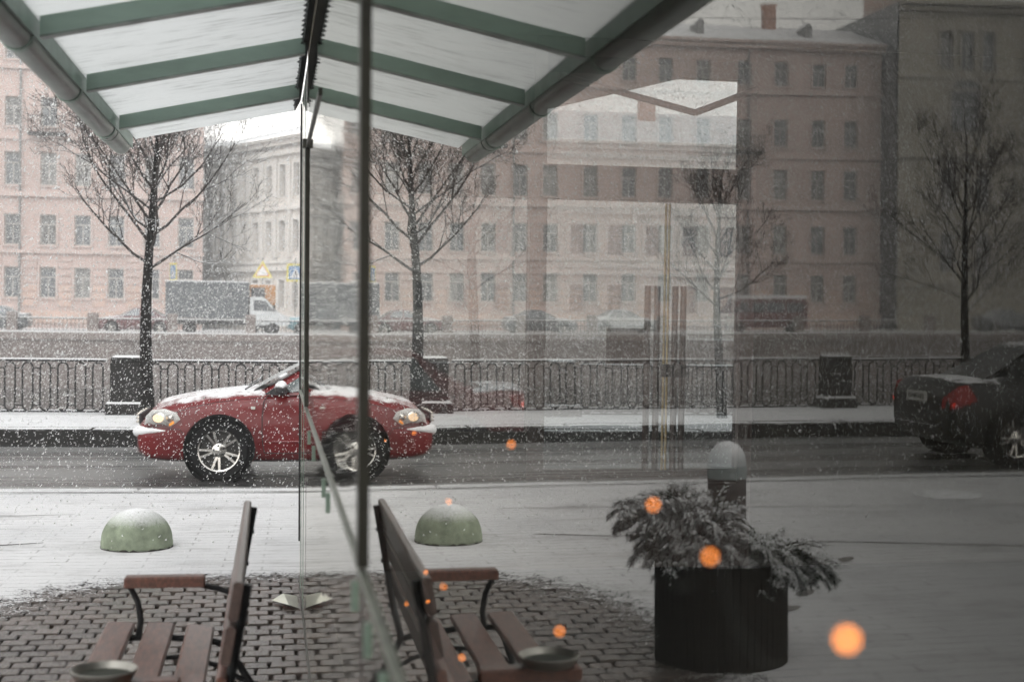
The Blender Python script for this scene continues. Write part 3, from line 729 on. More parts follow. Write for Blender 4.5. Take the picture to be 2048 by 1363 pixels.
    return dict(body=body, cabin=cme, side_glass=side_glass, screen=screen, side_pt=side_pt, HW=HW, L=Lc, axles=axles, wr=wr, belt=belt)
def wheel_meshes(wr):
    tyre = MB().lathe([(wr*.70, -.10), (wr*.93, -.105), (wr, -.08), (wr, .08), (wr*.93, .105), (wr*.70, .10)], 32, 'y')
    rim = MB().lathe([(wr*.72, -.098), (wr*.70, -.105), (wr*.655, -.095), (wr*.63, -.03), (wr*.6, .06)], 32, 'y')
    for k in range(5):
        a = 2*pi*k/5+.3
        for s_ in (-1, 1):
            a0 = a+s_*.15; a1 = a+s_*.19
            c0 = Vector((cos(a0)*wr*.16, -.075, sin(a0)*wr*.16)); c1 = Vector((cos(a1)*wr*.66, -.088, sin(a1)*wr*.66)); t = Vector((-sin(a), 0, cos(a)))
            for w0, w1 in ((.014, .013),):
                rim.add([c0-t*w0, c0+t*w0, c1+t*w1, c1-t*w1]+[p+Vector((0, .03, 0)) for p in (c0-t*w0*1.6, c0+t*w0*1.6, c1+t*w1*1.6, c1-t*w1*1.6)], [(0, 1, 2, 3), (0, 4, 5, 1), (1, 5, 6, 2), (2, 6, 7, 3), (3, 7, 4, 0)])
    rim.lathe([(0, -.098), (wr*.13, -.095), (wr*.24, -.075), (wr*.24, -.04)], 20, 'y')
    disc = MB().lathe([(wr*.2, -.02), (wr*.52, -.02), (wr*.52, 0), (wr*.62, 0), (wr*.62, .08)], 24, 'y')
    hubs = MB()
    for k in range(5): a = 2*pi*k/5; hubs.lathe([(0, -.103), (.012, -.10), (.012, -.07)], 8, 'y', (cos(a)*wr*.17, 0, sin(a)*wr*.17))
    return mm(tyre, 'tyre', 'rubber', 40), mm(rim, 'rim', 'chrome', 35), mm(disc, 'brake_disc', 'disc', 40), mm(hubs, 'wheel_nut', 'black')
def car_object(name, label, C, paint, glass, loc, rz, detail, group=None, WM={}):
    r = thing(name, label, 'car', loc, rz, group); Lc, HW, wr = C['L'], C['HW'], C['wr']
    obj('body', C['body'].copy(), paint, r, fix=False); obj('cabin', C['cabin'].copy(), 'cabin_red' if paint == 'paint_red' else paint, r, fix=False)
    if wr not in WM: WM[wr] = wheel_meshes(wr)
    wm = WM[wr]
    for ax in C['axles']:
        for s_ in (-1, 1):
            w = bpy.data.objects.new('wheel', wm[0]); COL.objects.link(w); w.parent = r; w.location = (ax, s_*(HW-.105), wr); w.rotation_euler = (0, random.uniform(0, 6), 0) if s_ < 0 else (0, random.uniform(0, 6), pi)
            inst('rim', wm[1], w)
            if detail: inst('brake_disc', wm[2], w); inst('wheel_nut', wm[3], w)
            lin = MB().lathe([(wr+.05, -.16*-s_), (wr+.055, .155*-s_), (.0, .155*-s_)], 28, 'y', (ax, 0, wr+.01))
            lin.build('wheel_liner', 'rubber', r, loc=(0, s_*(HW*.94-.005), 0)) if detail else MB().lathe([(wr+.055, -.0), (0, -.0)], 20, 'y', (ax, s_*(HW-.22), wr)).build('wheel_liner', 'rubber', r)
    return r
sed = make_car(4.5, [(0, .74), (.05, .775), (.25, .825), (.55, .88), (.95, .935), (1.35, .975), (1.9, .99), (3.4, 1.0), (4.05, 1.03), (4.4, 1.03), (4.5, .97)],
               [(0, .72), (.03, .80), (.10, .875), (.22, .93), (.40, .97), (.9, .995), (2, 1.0), (3.6, 1.0), (4.1, .97), (4.35, .92), (4.47, .84), (4.5, .80)], (.93, 3.63), .335, (1.22, 2.16, 3.15, 4.02, 1.49))
def dress(r, C, glass, S, tail, detail):
    """windows, lamps, handles, seams; S: x positions of the door lines"""
    HW = C['HW']; Lc = C['L']
    for s_ in (-1, 1):
        obj('side_window', C['side_glass'](S[0], S[1], S[2], S[2]+.02, s_).mesh('g'), glass, r, 40); obj('side_window', C['side_glass'](S[2]+.09, S[2]+.11, S[3], S[4], s_).mesh('g'), glass, r, 40)
    obj('windscreen', C['screen'](True).mesh('g'), 'frost_glass', r, 40); obj('rear_window', C['screen'](False).mesh('g'), tail or 'frost_glass', r, 40)
cars_near_group = 'cars driving on the near road'
red = car_object('red_car', 'red sedan with snow on its hood and headlamps lit, on the wet road', sed, 'paint_red', 'car_glass', (-1.86, 17.02, Z_ROAD+.004), 0, True, cars_near_group)
dress(red, sed, 'car_glass', (1.50, 2.10, 2.48, 3.42, 3.12), None, True)
def red_details(r):
    C = sed; HW = C['HW']
    def yside(x, z, off=.0):
        w = HW*interp([(0, .66), (.03, .75), (.10, .84), (.22, .91), (.40, .965), (.9, .995), (2, 1.0), (3.6, 1.0), (4.1, .97), (4.35, .92), (4.47, .84), (4.5, .80)], x)
        return -(w+off)
    for s_ in (-1, 1):
        # headlamp: clear lens over a chrome bowl with a lit bulb and an amber side lamp
        poly = [(.10, .62), (.14, .575), (.40, .595), (.505, .68), (.46, .755), (.33, .795), (.19, .78), (.12, .71)]
        def surf(x, z, off):
            k = max(0, 1-x/.5); return s_*(HW*(interp([(0, .66), (.03, .75), (.10, .84), (.22, .91), (.40, .965), (.9, .995)], x))*.985+off-.01*k-max(0, z-.72)*.32)
        def patch(poly, off, cx, cz, sc=1.0):
            g = MB(); c = (cx, surf(cx, cz, off+.012), cz); P = [(cx+(x-cx)*sc, surf(cx+(x-cx)*sc, cz+(z-cz)*sc, off), cz+(z-cz)*sc) for x, z in poly]
            mid = [((x+cx)/2, surf((x+cx)/2, (z+cz)/2, off+.010), (z+cz)/2) for x, _, z in P]
            g.v = P+mid+[c]; n = len(P)
            for i in range(n): j = (i+1) % n; g.f += [(i, j, n+j, n+i), (n+i, n+j, 2*n)]
            return g
        h = patch(poly, .008, .30, .685).build('headlamp', 'headlamp_base', r, 60)
        patch([((.26)+.075*cos(2*pi*k/14), .695+.06*sin(2*pi*k/14)) for k in range(14)], .018, .26, .695).build('lamp_bowl', 'chrome', h, 60)
        patch([((.26)+.062*cos(2*pi*k/12), .69+.048*sin(2*pi*k/12)) for k in range(12)], .026, .26, .69).build('bulb', 'headlamp_glow', h)
        patch([((.39)+.045*cos(2*pi*k/10), .695+.04*sin(2*pi*k/10)) for k in range(10)], .02, .39, .695).build('lamp_bowl', 'chrome', h, 60)
        patch([(.385, .605), (.44, .64), (.43, .665), (.382, .63)], .028, .41, .635).build('indicator', 'amber_glow', h)
        patch(poly, .034, .30, .685, 1.0).build('lens', 'lens', h, 60)
        # tail lamp
        g = MB().add([(4.18, s_*(HW*.965), .98), (4.36, s_*(HW*.925), .99), (4.49, s_*(HW*.80), .94), (4.505, s_*(HW*.78), .80), (4.40, s_*(HW*.915), .78), (4.24, s_*(HW*.968), .84)], [(0, 1, 5), (1, 4, 5), (1, 2, 3, 4)])
        g.v = [(x, y+s_*.012, z) for x, y, z in g.v]; tl = g.build('tail_lamp', 'tail_lens', r)
        MB().lathe([(0, -.03), (.03, -.02), (.034, .0)], 10, 'y', (4.37, s_*(HW*.925+.012), .87)).build('bulb', 'tail_glow', tl)
        # mirror
        mx, my, mz = 1.62, s_*(HW+.10), 1.045
        ms = MB(); 
        for j in range(7):
            a = -pi/2+pi*j/6
            for k in range(12):
                b = 2*pi*k/12; ms.v.append((mx+.075*cos(a)*cos(b)*(1.15 if cos(b) < 0 else .8), my+.115*cos(a)*sin(b), mz+.085*sin(a)))
        for j in range(6):
            for k in range(12): k2 = (k+1) % 12; ms.f.append((j*12+k, j*12+k2, j*12+12+k2, j*12+12+k))
        mo = ms.build('mirror', 'mirror_cap', r, 60); MB().box((mx+.01, s_*(HW+.0), .995), (.09, .14, .04)).build('mirror_arm', 'plastic', mo)
        MB().prism([(1.42, .965), (1.64, .955), (1.70, 1.02), (1.56, 1.06)], .02).build('mirror_base', 'plastic', r, loc=(0, s_*(HW*.945), 0))
        # seams, handles, trim
        def line(pts, rad, m, nm): MB().tube([(x, s_*abs(yside(x, z))-s_*.002-s_*max(0, z-.80)*.11-s_*max(0, .42-z)*.06, z) for x, z in pts], rad, 6).build(nm, m, r)
        line([(1.46, .955), (1.415, .88), (1.40, .72), (1.40, .55), (1.41, .40), (1.43, .31)], .005, 'black', 'door_seam')
        line([(2.55, .965), (2.57, .8), (2.57, .55), (2.56, .33)], .005, 'black', 'door_seam')
        line([(3.55, .965), (3.42, .8), (3.30, .6), (3.24, .42), (3.2, .33)], .005, 'black', 'door_seam')
        line([(1.43, .31), (2.3, .30), (3.2, .33)], .005, 'black', 'door_seam')
        line([(1.52, .435), (2.2, .44), (3.1, .445)], .010, 'paint_red', 'side_moulding')
        for x in (2.36, 3.24): MB().box((x, s_*(HW*.985+.012), .86), (.17, .03, .032)).build('door_handle', 'paint_red', r)
        MB().box((1.30, s_*(HW*.985), .815), (.045, .02, .03)).build('side_repeater', 'plate', r)
        line([(.46, .76), (.60, .81), (.9, .875), (1.25, .92), (1.42, .93)], .004, 'black', 'hood_seam')
        line([(.02, .555), (.2, .56), (.40, .575)], .004, 'black', 'bumper_seam')
        line([(.40, .575), (.50, .57), (.545, .50)], .004, 'black', 'bumper_seam')
    g = MB()
    for k in range(-2, 3): g.box((-.008+.012*abs(k)*.5, k*.2, .66), (.03, .012, .12))
    for z in (.62, .66, .70): g.box((-.006, 0, z), (.03, 1.0, .014))
    MB().box((.03, 0, .655), (.025, 1.0, .12)).build('grille', 'black', r); g.build('grille_bars', 'chrome', r)
    MB().box((.03, 0, .40), (.04, .95, .13)).build('lower_grille', 'black', r)
    # snow lying on the bumper corner
    sb = MB().tube([(.34, -.855, .553), (.20, -.81, .55), (.10, -.73, .54), (.035, -.62, .525), (.0, -.45, .51), (-.01, -.25, .51), (-.015, 0, .51), (-.01, .25, .51), (.0, .45, .51), (.035, .60, .52)], [.006, .03, .055, .07, .06, .05, .04, .04, .04, .03], 10); sb.build('snow_cover', 'snow', r, 60)
    # wipers and plates
    for y0 in (-.55, .1): MB().tube([(1.20, y0, 1.005), (1.33, y0+.3, 1.075), (1.36, y0+.62, 1.10)], .010, 5).build('wiper', 'plastic', r)
    MB().box((4.515, 0, .80), (.02, .52, .12)).build('number_plate', 'plate', r)
    MB().box((-.02, 0, .50), (.015, .52, .11)).build('number_plate', 'plate', r)
    MB().tube([(3.9, .5, .22), (4.52, .5, .22)], .035, 10).build('exhaust', 'steel', r)
red_details(red)
dark = car_object('dark_car', 'dark sedan driving ahead of the red car, tail lamps towards it', sed, 'paint_dark', 'car_glass', (-12.75, 17.0, Z_ROAD+.004), 0, True, cars_near_group)
dress(dark, sed, 'dark_glass', (1.50, 2.10, 2.48, 3.42, 3.12), 'dark_glass', True)
def dark_details(r):
    HW = sed['HW']
    for s_ in (-1, 1):
        g = MB().add([(4.16, s_*(HW*.967), .80), (4.28, s_*(HW*.945), 1.0), (4.40, s_*(HW*.90), .97), (4.515, s_*(HW*.72), .82), (4.52, s_*(HW*.70), .70), (4.42, s_*(HW*.90), .70)], [(0, 1, 2), (0, 2, 5), (2, 3, 4, 5)])
        g.v = [(x, y+s_*.012, z) for x, y, z in g.v]; tl = g.build('tail_lamp', 'tail_lens', r)
        MB().lathe([(0, -.03), (.022, -.02), (.024, .0)], 10, 'y', (4.44, s_*(HW*.885+.01), .745)).build('bulb', 'tail_glow', tl)
        MB().box((1.62, s_*(HW+.09), 1.04), (.13, .2, .13)).build('mirror', 'paint_dark', r)
        for x in (2.36, 3.24): MB().box((x, s_*(HW*.985+.012), .86), (.17, .03, .032)).build('door_handle', 'chrome', r)
    p = MB().box((4.525, 0, .82), (.02, .52, .125)).build('number_plate', 'plate', r)
    mk = MB()
    for k in range(8): mk.box((4.537, -.19+k*.054, .82), (.003, .03, .06))
    mk.build('plate_marks', 'black', p)
    MB().box((4.51, 0, .45), (.05, 1.2, .06)).build('bumper_strip', 'plastic', r)
dark_details(dark)
# cars on the far bank
def far_car(name, label, paint, x, y, face_left=True, s=1.0):
    r = car_object(name, label, sed, paint, 'car_glass', (x, y, .06), 0 if face_left else pi, False, 'vehicles on the far bank')
    dress(r, sed, 'pane_dark', (1.50, 2.10, 2.48, 3.42, 3.12), None, False); return r
far_car('parked_car', 'maroon sedan with a snowy roof on the far bank, behind the tree trunk', 'paint_maroon', -11.95, 85.2, True)
far_car('parked_car', 'grey sedan on the far bank at the left edge of the picture', 'paint_grey', -20.1, 85.0, True)
bc = far_car('parked_car', 'light blue car behind the white truck cab on the far bank', 'paint_blue', -1.2, 88.0, False)
bc.location.x = 3.4
far_car('parked_car', 'white sedan on the far bank before the middle of the pink house', 'paint_white', -25.5, 85.2, True)
far_car('parked_car', 'pale grey sedan on the far bank before the beige house', 'paint_grey', -51.5, 85.2, True)
def truck():
    r = thing('box_truck', 'grey box truck with a white cab driving along the far bank', 'truck', (-7.95, 84.9, .06), 0, 'vehicles on the far bank')
    MB().bevbox((2.35, 0, 1.98), (4.7, 2.2, 2.1), .05).build('cargo_box', 'truck_box', r); MB().bb(.05, 4.65, -1.05, 1.05, 3.03, 3.09).build('snow_cover', 'snow', r)
    MB().bb(.1, 5.2, -.5, .5, .55, .9).build('chassis', 'black', r)
    prof = [(4.78, .55), (7.0, .55), (7.08, .8), (6.95, 1.05), (6.3, 1.38), (5.75, 2.05), (5.5, 2.2), (4.78, 2.2)]
    MB().prism(prof, 1.9).build('cab', 'paint_white', r)
    for s_ in (-1, 1):
        MB().prism([(5.0, 1.4), (6.15, 1.4), (5.62, 2.0), (5.0, 2.0)], .02).build('side_window', 'pane_dark', r, loc=(0, s_*.956, 0))
        MB().bb(6.85, 7.07, s_*.65-.15, s_*.65+.15, .8, 1.0).build('headlamp', 'plate', r)
        MB().bb(6.1, 6.2, s_*1.08-.1, s_*1.08+.1, 1.4, 1.75).build('mirror', 'black', r)
        for x in (1.3, 6.1): w = MB().lathe([(0, -.12), (.22, -.12), (.34, -.11), (.36, 0), (.34, .11), (0, .11)], 20, 'y', (x, s_*.85, .36)).build('wheel', 'rubber', r)
        MB().tube([(5.35+.0, s_*.96, .62), (5.45, s_*.96, .9)], .02, 5).build('step', 'black', r)
    MB().add([(5.68, -.85, 2.05), (5.68, .85, 2.05), (6.32, .85, 1.42), (6.32, -.85, 1.42)], [(0, 1, 2, 3)]).build('windscreen', 'frost_glass', r, loc=(.03, 0, .03))
truck()
def orange_cab():
    r = thing('orange_bus', 'orange boxy vehicle whose window shows above the white truck cab', 'bus', (-3.35, 88.0, .06), 0, 'vehicles on the far bank')
    MB().bb(0, 1.55, -1, 1, .5, 2.95).build('body', 'paint_orange', r); MB().bb(.12, .95, -1.03, -1.003, 2.05, 2.78).build('side_window', 'pane_dark', r); MB().bb(0, 1.5, -.95, .95, 2.953, 3.0).build('snow_cover', 'snow', r)
    MB().bb(1.02, 1.42, -1.02, -1.003, 1.2, 2.7).build('door', 'paint_orange', r); MB().bb(.1, 1.4, -.6, .6, .3, .5).build('chassis', 'black', r)
    for x in (.3, 1.2): MB().lathe([(0, -.12), (.34, -.11), (.34, .11), (0, .11)], 18, 'y', (x, -.8, .36)).build('wheel', 'rubber', r)
orange_cab()
def van():
    r = thing('minibus', 'maroon minibus with snow on its roof parked before the pink house', 'van', (-34.9, 85.2, .06), 0, 'vehicles on the far bank')
    MB().prism([(0, .4), (5.6, .4), (5.62, 1.0), (5.1, 1.3), (4.5, 2.15), (.1, 2.2), (0, 1.9)], 1.9).build('body', 'paint_maroon', r)
    MB().bb(.05, 4.55, -.96, .96, 2.2, 2.4).build('snow_cover', 'snow', r)
    for a, b in ((.3, 1.4), (1.55, 2.7), (2.85, 3.7)): MB().bb(a, b, -.975, -.955, 1.35, 1.95).build('side_window', 'pane_dark', r)
    MB().prism([(3.85, 1.35), (4.85, 1.35), (4.4, 1.95), (3.85, 1.95)], .02).build('side_window', 'pane_dark', r, loc=(0, -.965, 0))
    for x in (1.1, 4.4): MB().lathe([(0, -.12), (.22, -.12), (.34, -.11), (.34, .11), (0, .11)], 20, 'y', (x, -.86, .36)).build('wheel', 'rubber', r)
van_ = van()
# ------------------------------------------------------------------ signs on the far bank
def sign(name, label, x, y, z, kind):
    r = thing(name, label, 'sign', (x, y, .06), 0, 'road signs on the far bank'); MB().tube([(0, .06, 0), (0, .06, z+.9)], .04, 8).build('pole', 'zinc', r)
    if kind == 'tri':
        tri = lambda s_, dz=0: [(-.62*s_, z-.36*s_+dz), (.62*s_, z-.36*s_+dz), (0, z+.72*s_+dz)]
        MB().prism(tri(1.0), .03).build('board', 'yellow', r); MB().prism(tri(.68), .01).build('border', 'sign_red', r, loc=(0, -.024, 0)); MB().prism(tri(.58), .01).build('face', 'sign_white', r, loc=(0, -.035, 0))
    else:
        MB().bb(-.55, .55, -.015, .015, z-.55, z+.55).build('board', 'yellow', r); MB().bb(-.42, .42, -.027, -.017, z-.42, z+.42).build('face', 'sign_blue', r)
        MB().prism([(-.33, z-.33), (.33, z-.33), (0, z+.3)], .008).build('face', 'sign_white', r, loc=(0, -.033, 0))
        f = MB().bb(-.05, .05, -.045, -.039, z-.1, z+.12).bb(-.12, -.06, -.045, -.039, z-.3, z-.08).bb(.04, .1, -.045, -.039, z-.3, z-.08); f.build('walking_figure', 'black', r)
sign('warning_sign', 'triangular warning sign in a yellow frame right of the grey truck box', -2.6, 88.6, 3.75, 'tri')
sign('crossing_sign', 'blue pedestrian crossing sign in a yellow frame beside the glass edge', -.6, 88.6, 3.75, 'sq')
sign('crossing_sign', 'pedestrian crossing sign in a yellow frame seen edge on, right of the tree trunk', -7.95, 88.6, 3.65, 'sq')
bpy.data.objects['crossing_sign.001'].rotation_euler = (0, 0, -1.1)

# ------------------------------------------------------------------ cafe: glass side wall, shell, canopy
TILT = .0068
def groot(name, label, cat): 
    return thing(name, label, cat, (0, 0, 0), GA)      # local x = u, local y = v
def glass_wall():
    r = groot('glass_wall', 'tall reflecting glass side wall of the cafe with slim dark posts', 'glass wall'); r['kind'] = 'thing'
    def lean(z): return GLAT-(z-1.85)*TILT
    def pane(name, v0, v1, z0, z1, m, off=0., twist=0.):
        vs = [(lean(z)+off+twist*(v-(v0+v1)/2), v, z) for v, z in ((v0, z0), (v1, z0), (v1, z1), (v0, z1))]
        return obj(name, MB().add(vs, [(0, 1, 2, 3)]).mesh(name), m, r)
    Z1 = 3.2; RZ = 1.27
    for v0, v1, m in ((8.02, 9.70, 'glass_wavy'), (3.14, 7.94, 'glass_wavy'), (-1.2, 3.06, 'glass_near')):
        pane('pane', v0, v1, RZ+.02, Z1, m); pane('pane', v0, v1, .03, RZ-.02, 'glass_wavy')
    def bar(name, v0, v1, z0, z1, m, w=.02, out=.012):
        mb = MB(); u0, u1 = lean(z0), lean(z1)
        mb.add([(u0-out, v0, z0), (u0+w, v0, z0), (u0+w, v1, z0), (u0-out, v1, z0), (u1-out, v0, z1), (u1+w, v0, z1), (u1+w, v1, z1), (u1-out, v1, z1)], [(0, 1, 2, 3), (4, 5, 6, 7), (0, 1, 5, 4), (1, 2, 6, 5), (2, 3, 7, 6), (3, 0, 4, 7)])
        return mb.build(name, m, r)
    bar('edge_strip', 9.705, 9.73, .25, Z1, 'black', .006, .006)
    bar('post', 7.95, 8.01, RZ+.014, 2.74, 'olive_post', .02, .012); bar('post', 3.07, 3.13, RZ+.014, Z1, 'olive_post', .02, .012)
    bar('top_rail', 5.95, 7.945, 2.715, 2.745, 'olive_post', .014, .008); bar('rail', -1.2, 9.70, RZ-.008, RZ+.008, 'rail', .010, .008)
    bar('floor_channel', -1.2, 9.70, .0, .02, 'olive_post', .008, .005)
    MB().lathe([(0, 0), (.03, .0), (.03, .05), (0, .05)], 10, 'z', (lean(2.74), 7.975, 2.715)).build('joint_cap', 'olive_post', r)
    for v in (7.4, 6.6, 5.35, 4.95, 3.35, 2.9, 2.5): bar('glass_clip', v, v+.02, RZ-.14, RZ-.07, 'clip', .012, .008)
    for v in (8.6, 9.2): bar('pane_edge', v, v+.006, .03, Z1-.02, 'clip', .004, .002)
glass_wall()
def cafe():
    r = groot('cafe_pavilion', 'dim cafe interior behind the glass with a tall glazed door', 'building')
    V0, V1, U1 = -2.0, 9.78, 8.0
    MB().bb(GLAT+.05, U1, V0, V1, -.028, .02).build('floor', 'cafe_floor', r); MB().bb(GLAT+.06, U1, V0, V1, 3.75, 3.95).build('ceiling', 'cafe_dark', r)
    MB().bb(U1, U1+.2, V0, V1, 0, 3.75).build('wall', 'cafe_dark', r); MB().bb(GLAT+.05, U1, V0-.2, V0, 0, 3.75).build('wall', 'cafe_dark', r)
    MB().bb(3.42, U1, V1, V1+.2, 0, 3.75).build('wall', 'cafe_dark', r)
    MB().bb(GLAT+.03, GLAT+.06, V0, 9.70, 3.205, 3.75).build('fascia', 'cafe_dark', r)
    F = MB()    # frame of the street front
    F.bb(GLAT+.05, 3.42, V1, V1+.12, 2.62, 2.86).bb(GLAT+.05, 3.42, V1+.001, V1+.11, .02, .62).bb(1.78, 1.90, V1-.01, V1+.13, .62, 2.62).bb(1.80, 1.89, V1-.01, V1+.13, 2.86, 3.75).bb(3.32, 3.42, V1-.01, V1+.13, .62, 2.62).bb(GLAT+.05, 3.42, V1, V1+.12, 3.62, 3.75).bb(GLAT+.05, GLAT+.1, V1-.01, V1+.13, .62, 2.62)
    F.build('front_frame', 'cafe_frame', r); MB().bb(GLAT+.05, 1.80, V1+.003, V1+.1, 2.86, 3.62).build('transom_mask', 'cafe_dark', r); MB().bb(1.89, 3.42, V1+.003, V1+.1, 3.50, 3.62).build('transom_mask', 'cafe_dark', r); MB().bb(3.30, 3.42, V1+.003, V1+.1, 2.86, 3.50).build('transom_mask', 'cafe_dark', r)  # opaque panels added to block bright sky behind the canopy reflection
    MB().prism([(1.89, 3.50), (1.89, 3.24), (2.86, 3.499)], .05).build('transom_mask', 'cafe_frame', r, loc=(0, V1+.03, 0))  # added wedge, trims the bright transom patch to a slanted top
    MB().bb(GLAT+.1, 1.78, V1+.003, V1+.1, .622, .98).build('sill_panel', 'cafe_dark', r)
    MB().bb(1.90, 3.32, V1+.02, V1+.1, .622, .72).build('bottom_rail', 'cafe_frame', r)
    for a, b, c, d in ((GLAT+.1, 1.78, .98, 2.62), (1.90, 3.32, .72, 2.62), (1.89, 3.30, 2.86, 3.50)):
        obj('pane', MB().add([(a, V1+.06, c), (b, V1+.06, c), (b, V1+.06, d), (a, V1+.06, d)], [(0, 1, 2, 3)]).mesh('p'), 'glass_clear', r)
    for (ua, za), (ub, zb) in (((1.95, 3.46), (2.93, 3.24)), ((2.93, 3.24), (3.38, 3.42))): MB().tube([(ua, V1-.1, za), (ub, V1-.1, zb)], .024, 8).build('brace', 'cafe_frame', r)
    for u in (2.62, 2.69, 2.82, 2.88):
        MB().tube([(u, V1-.06, .72), (u, V1-.06, 2.02)], .024, 8).build('door_handle', 'handle_wood', r)
    for u in (2.745, 2.77): MB().tube([(u, V1-.05, .72), (u, V1-.05, 2.60)], .009, 6).build('door_rod', 'brass', r)
    MB().bb(2.72, 2.90, V1-.09, V1-.03, 1.38, 1.47).build('lock', 'black', r)
    MB().bb(2.33, 2.60, V1-.04, V1-.03, 1.47, 1.72).build('notice_board', 'cafe_frame', r)
    # window ledge inside
    MB().bb(GLAT+.08, GLAT+.45, V0, 7.0, .5, .54).build('ledge', 'cafe_frame', r)
cafe()
def canopy():
    r = groot('glass_canopy', 'glass canopy on green steel beams with a round gutter above the bench', 'canopy')
    U0, U1, Z0, Z1 = GLAT-.01, -.93, 3.20, 2.955
    zf = lambda u: Z0+(Z1-Z0)*(U0-u)/(U0-U1)
    vs = [10.15, 8.9, 7.35, 5.9, 4.4, 2.9, 1.4, -.1, -1.6]
    ends = vs
    def sbox(u0, u1, v0, v1, h, dz=0):
        return MB().add([(u0, v0, zf(u0)+dz), (u1, v0, zf(u1)+dz), (u1, v1, zf(u1)+dz), (u0, v1, zf(u0)+dz), (u0, v0, zf(u0)+dz+h), (u1, v0, zf(u1)+dz+h), (u1, v1, zf(u1)+dz+h), (u0, v1, zf(u0)+dz+h)], [(0, 1, 2, 3), (4, 5, 6, 7), (0, 1, 5, 4), (1, 2, 6, 5), (2, 3, 7, 6), (3, 0, 4, 7)])
    for a, b in zip(vs, vs[1:]):
        o_ = sbox(U0-.03, U1+.0, b+.004 if b != vs[-1] else b, a-.004, .012, .018).build('glass_sheet', 'canopy_sheet', r)
    for v in vs[1:]:
        b_ = sbox(U0-.03, U1+.02, v-.024, v+.024, .075, -.063).build('beam', 'green_steel', r)
        sbox(U0-.03, U1+.02, v-.030, v+.030, .008, -.072).build('beam_cap', 'gutter', b_)
    # gutter pipe with sleeves
    gu, gz_ = U1-.07, Z1-.055
    MB().tube([(gu, -2.2, gz_), (gu, 9.86, gz_)], .062, 24).build('gutter', 'gutter', r, 60)
    MB().lathe([(0, 0.03), (.035, .025), (.062, 0)], 24, 'y', (gu, 9.86, gz_)).build('gutter_end', 'gutter', r, 60)
    for v in vs[1:]: MB().tube([(gu, v-.03, gz_), (gu, v+.03, gz_)], .067, 24).build('gutter_sleeve', 'green_steel', r, 60)
    for v in (9.15,): MB().tube([(gu, v-.09, gz_), (gu, v+.09, gz_)], .066, 24).build('gutter_sleeve', 'gutter', r, 60)
    MB().bb(U1-.012, U1, -2, 9.95, Z1-.06, Z1+.03).build('edge_strip', 'green_steel', r)
    # dark flashing at the glass
    f = MB().add([(GLAT-.012, -2, 3.235), (GLAT-.012, 9.80, 3.235), (GLAT-.05, 9.86, 3.165), (GLAT-.05, -2, 3.165), (GLAT-.012, -2, 3.30), (GLAT-.012, 9.80, 3.30), (GLAT-.056, 9.86, 3.19), (GLAT-.056, -2, 3.19)], [(0, 1, 2, 3), (4, 5, 6, 7), (0, 3, 7, 4), (1, 2, 6, 5), (2, 3, 7, 6)]); f.build('flashing', 'dark_green', r)
    t = MB()
    v = -1.0
    while v < 9.6:
        t.add([(GLAT-.052, v, 3.17), (GLAT-.052, v+.07, 3.17), (GLAT-.062-random.random()*.012, v+.04, 3.172), (GLAT-.052, v+.04, 3.19)], [(0, 1, 2), (0, 2, 3), (1, 3, 2)]); v += .115
    t.build('brush_strip', 'dark_green', r)['kind'] = 'stuff'
canopy()
def string_lights():
    pts = [(.355, .83, 1.648), (.397, 1.24, 1.627), (.42, 1.52, 1.635), (.40, 1.92, 1.404), (.396, 2.32, 1.624), (.368, 2.68, 1.181), (.346, 2.80, 1.294), (.385, 3.05, 1.429), (.409, 3.69, 1.156), (.402, 4.13, .981), (.418, 4.14, 1.481), (.493, 4.38, .935), (.474, 5.87, 1.295)]
    r = groot('string_lights', 'warm orange string lights hanging behind the glass', 'string lights')
    s = mm(MB().lathe([(.0003, -.0052), (.003, -.0045), (.0048, -.002), (.005, .001), (.0036, .004), (.0003, .0052)], 12), 'bulb', 'bulb', 60)
    path = []
    for i, p in enumerate(pts):
        inst('bulb', s, r, p, (0, 0, 0), (.62,)*3 if i > 7 else ((.8,)*3 if i == 0 else (.58,)*3))
        if i: a = Vector(pts[i-1]); b = Vector(p); path += [a.lerp(b, t)+Vector((.0, 0, -.06*sin(pi*t))) for t in (.25, .5, .75)]
        path.append(Vector(p)+Vector((0.005, 0, .008)))
    MB().tube(path, .0015, 4).build('cable', 'black', r)
string_lights()

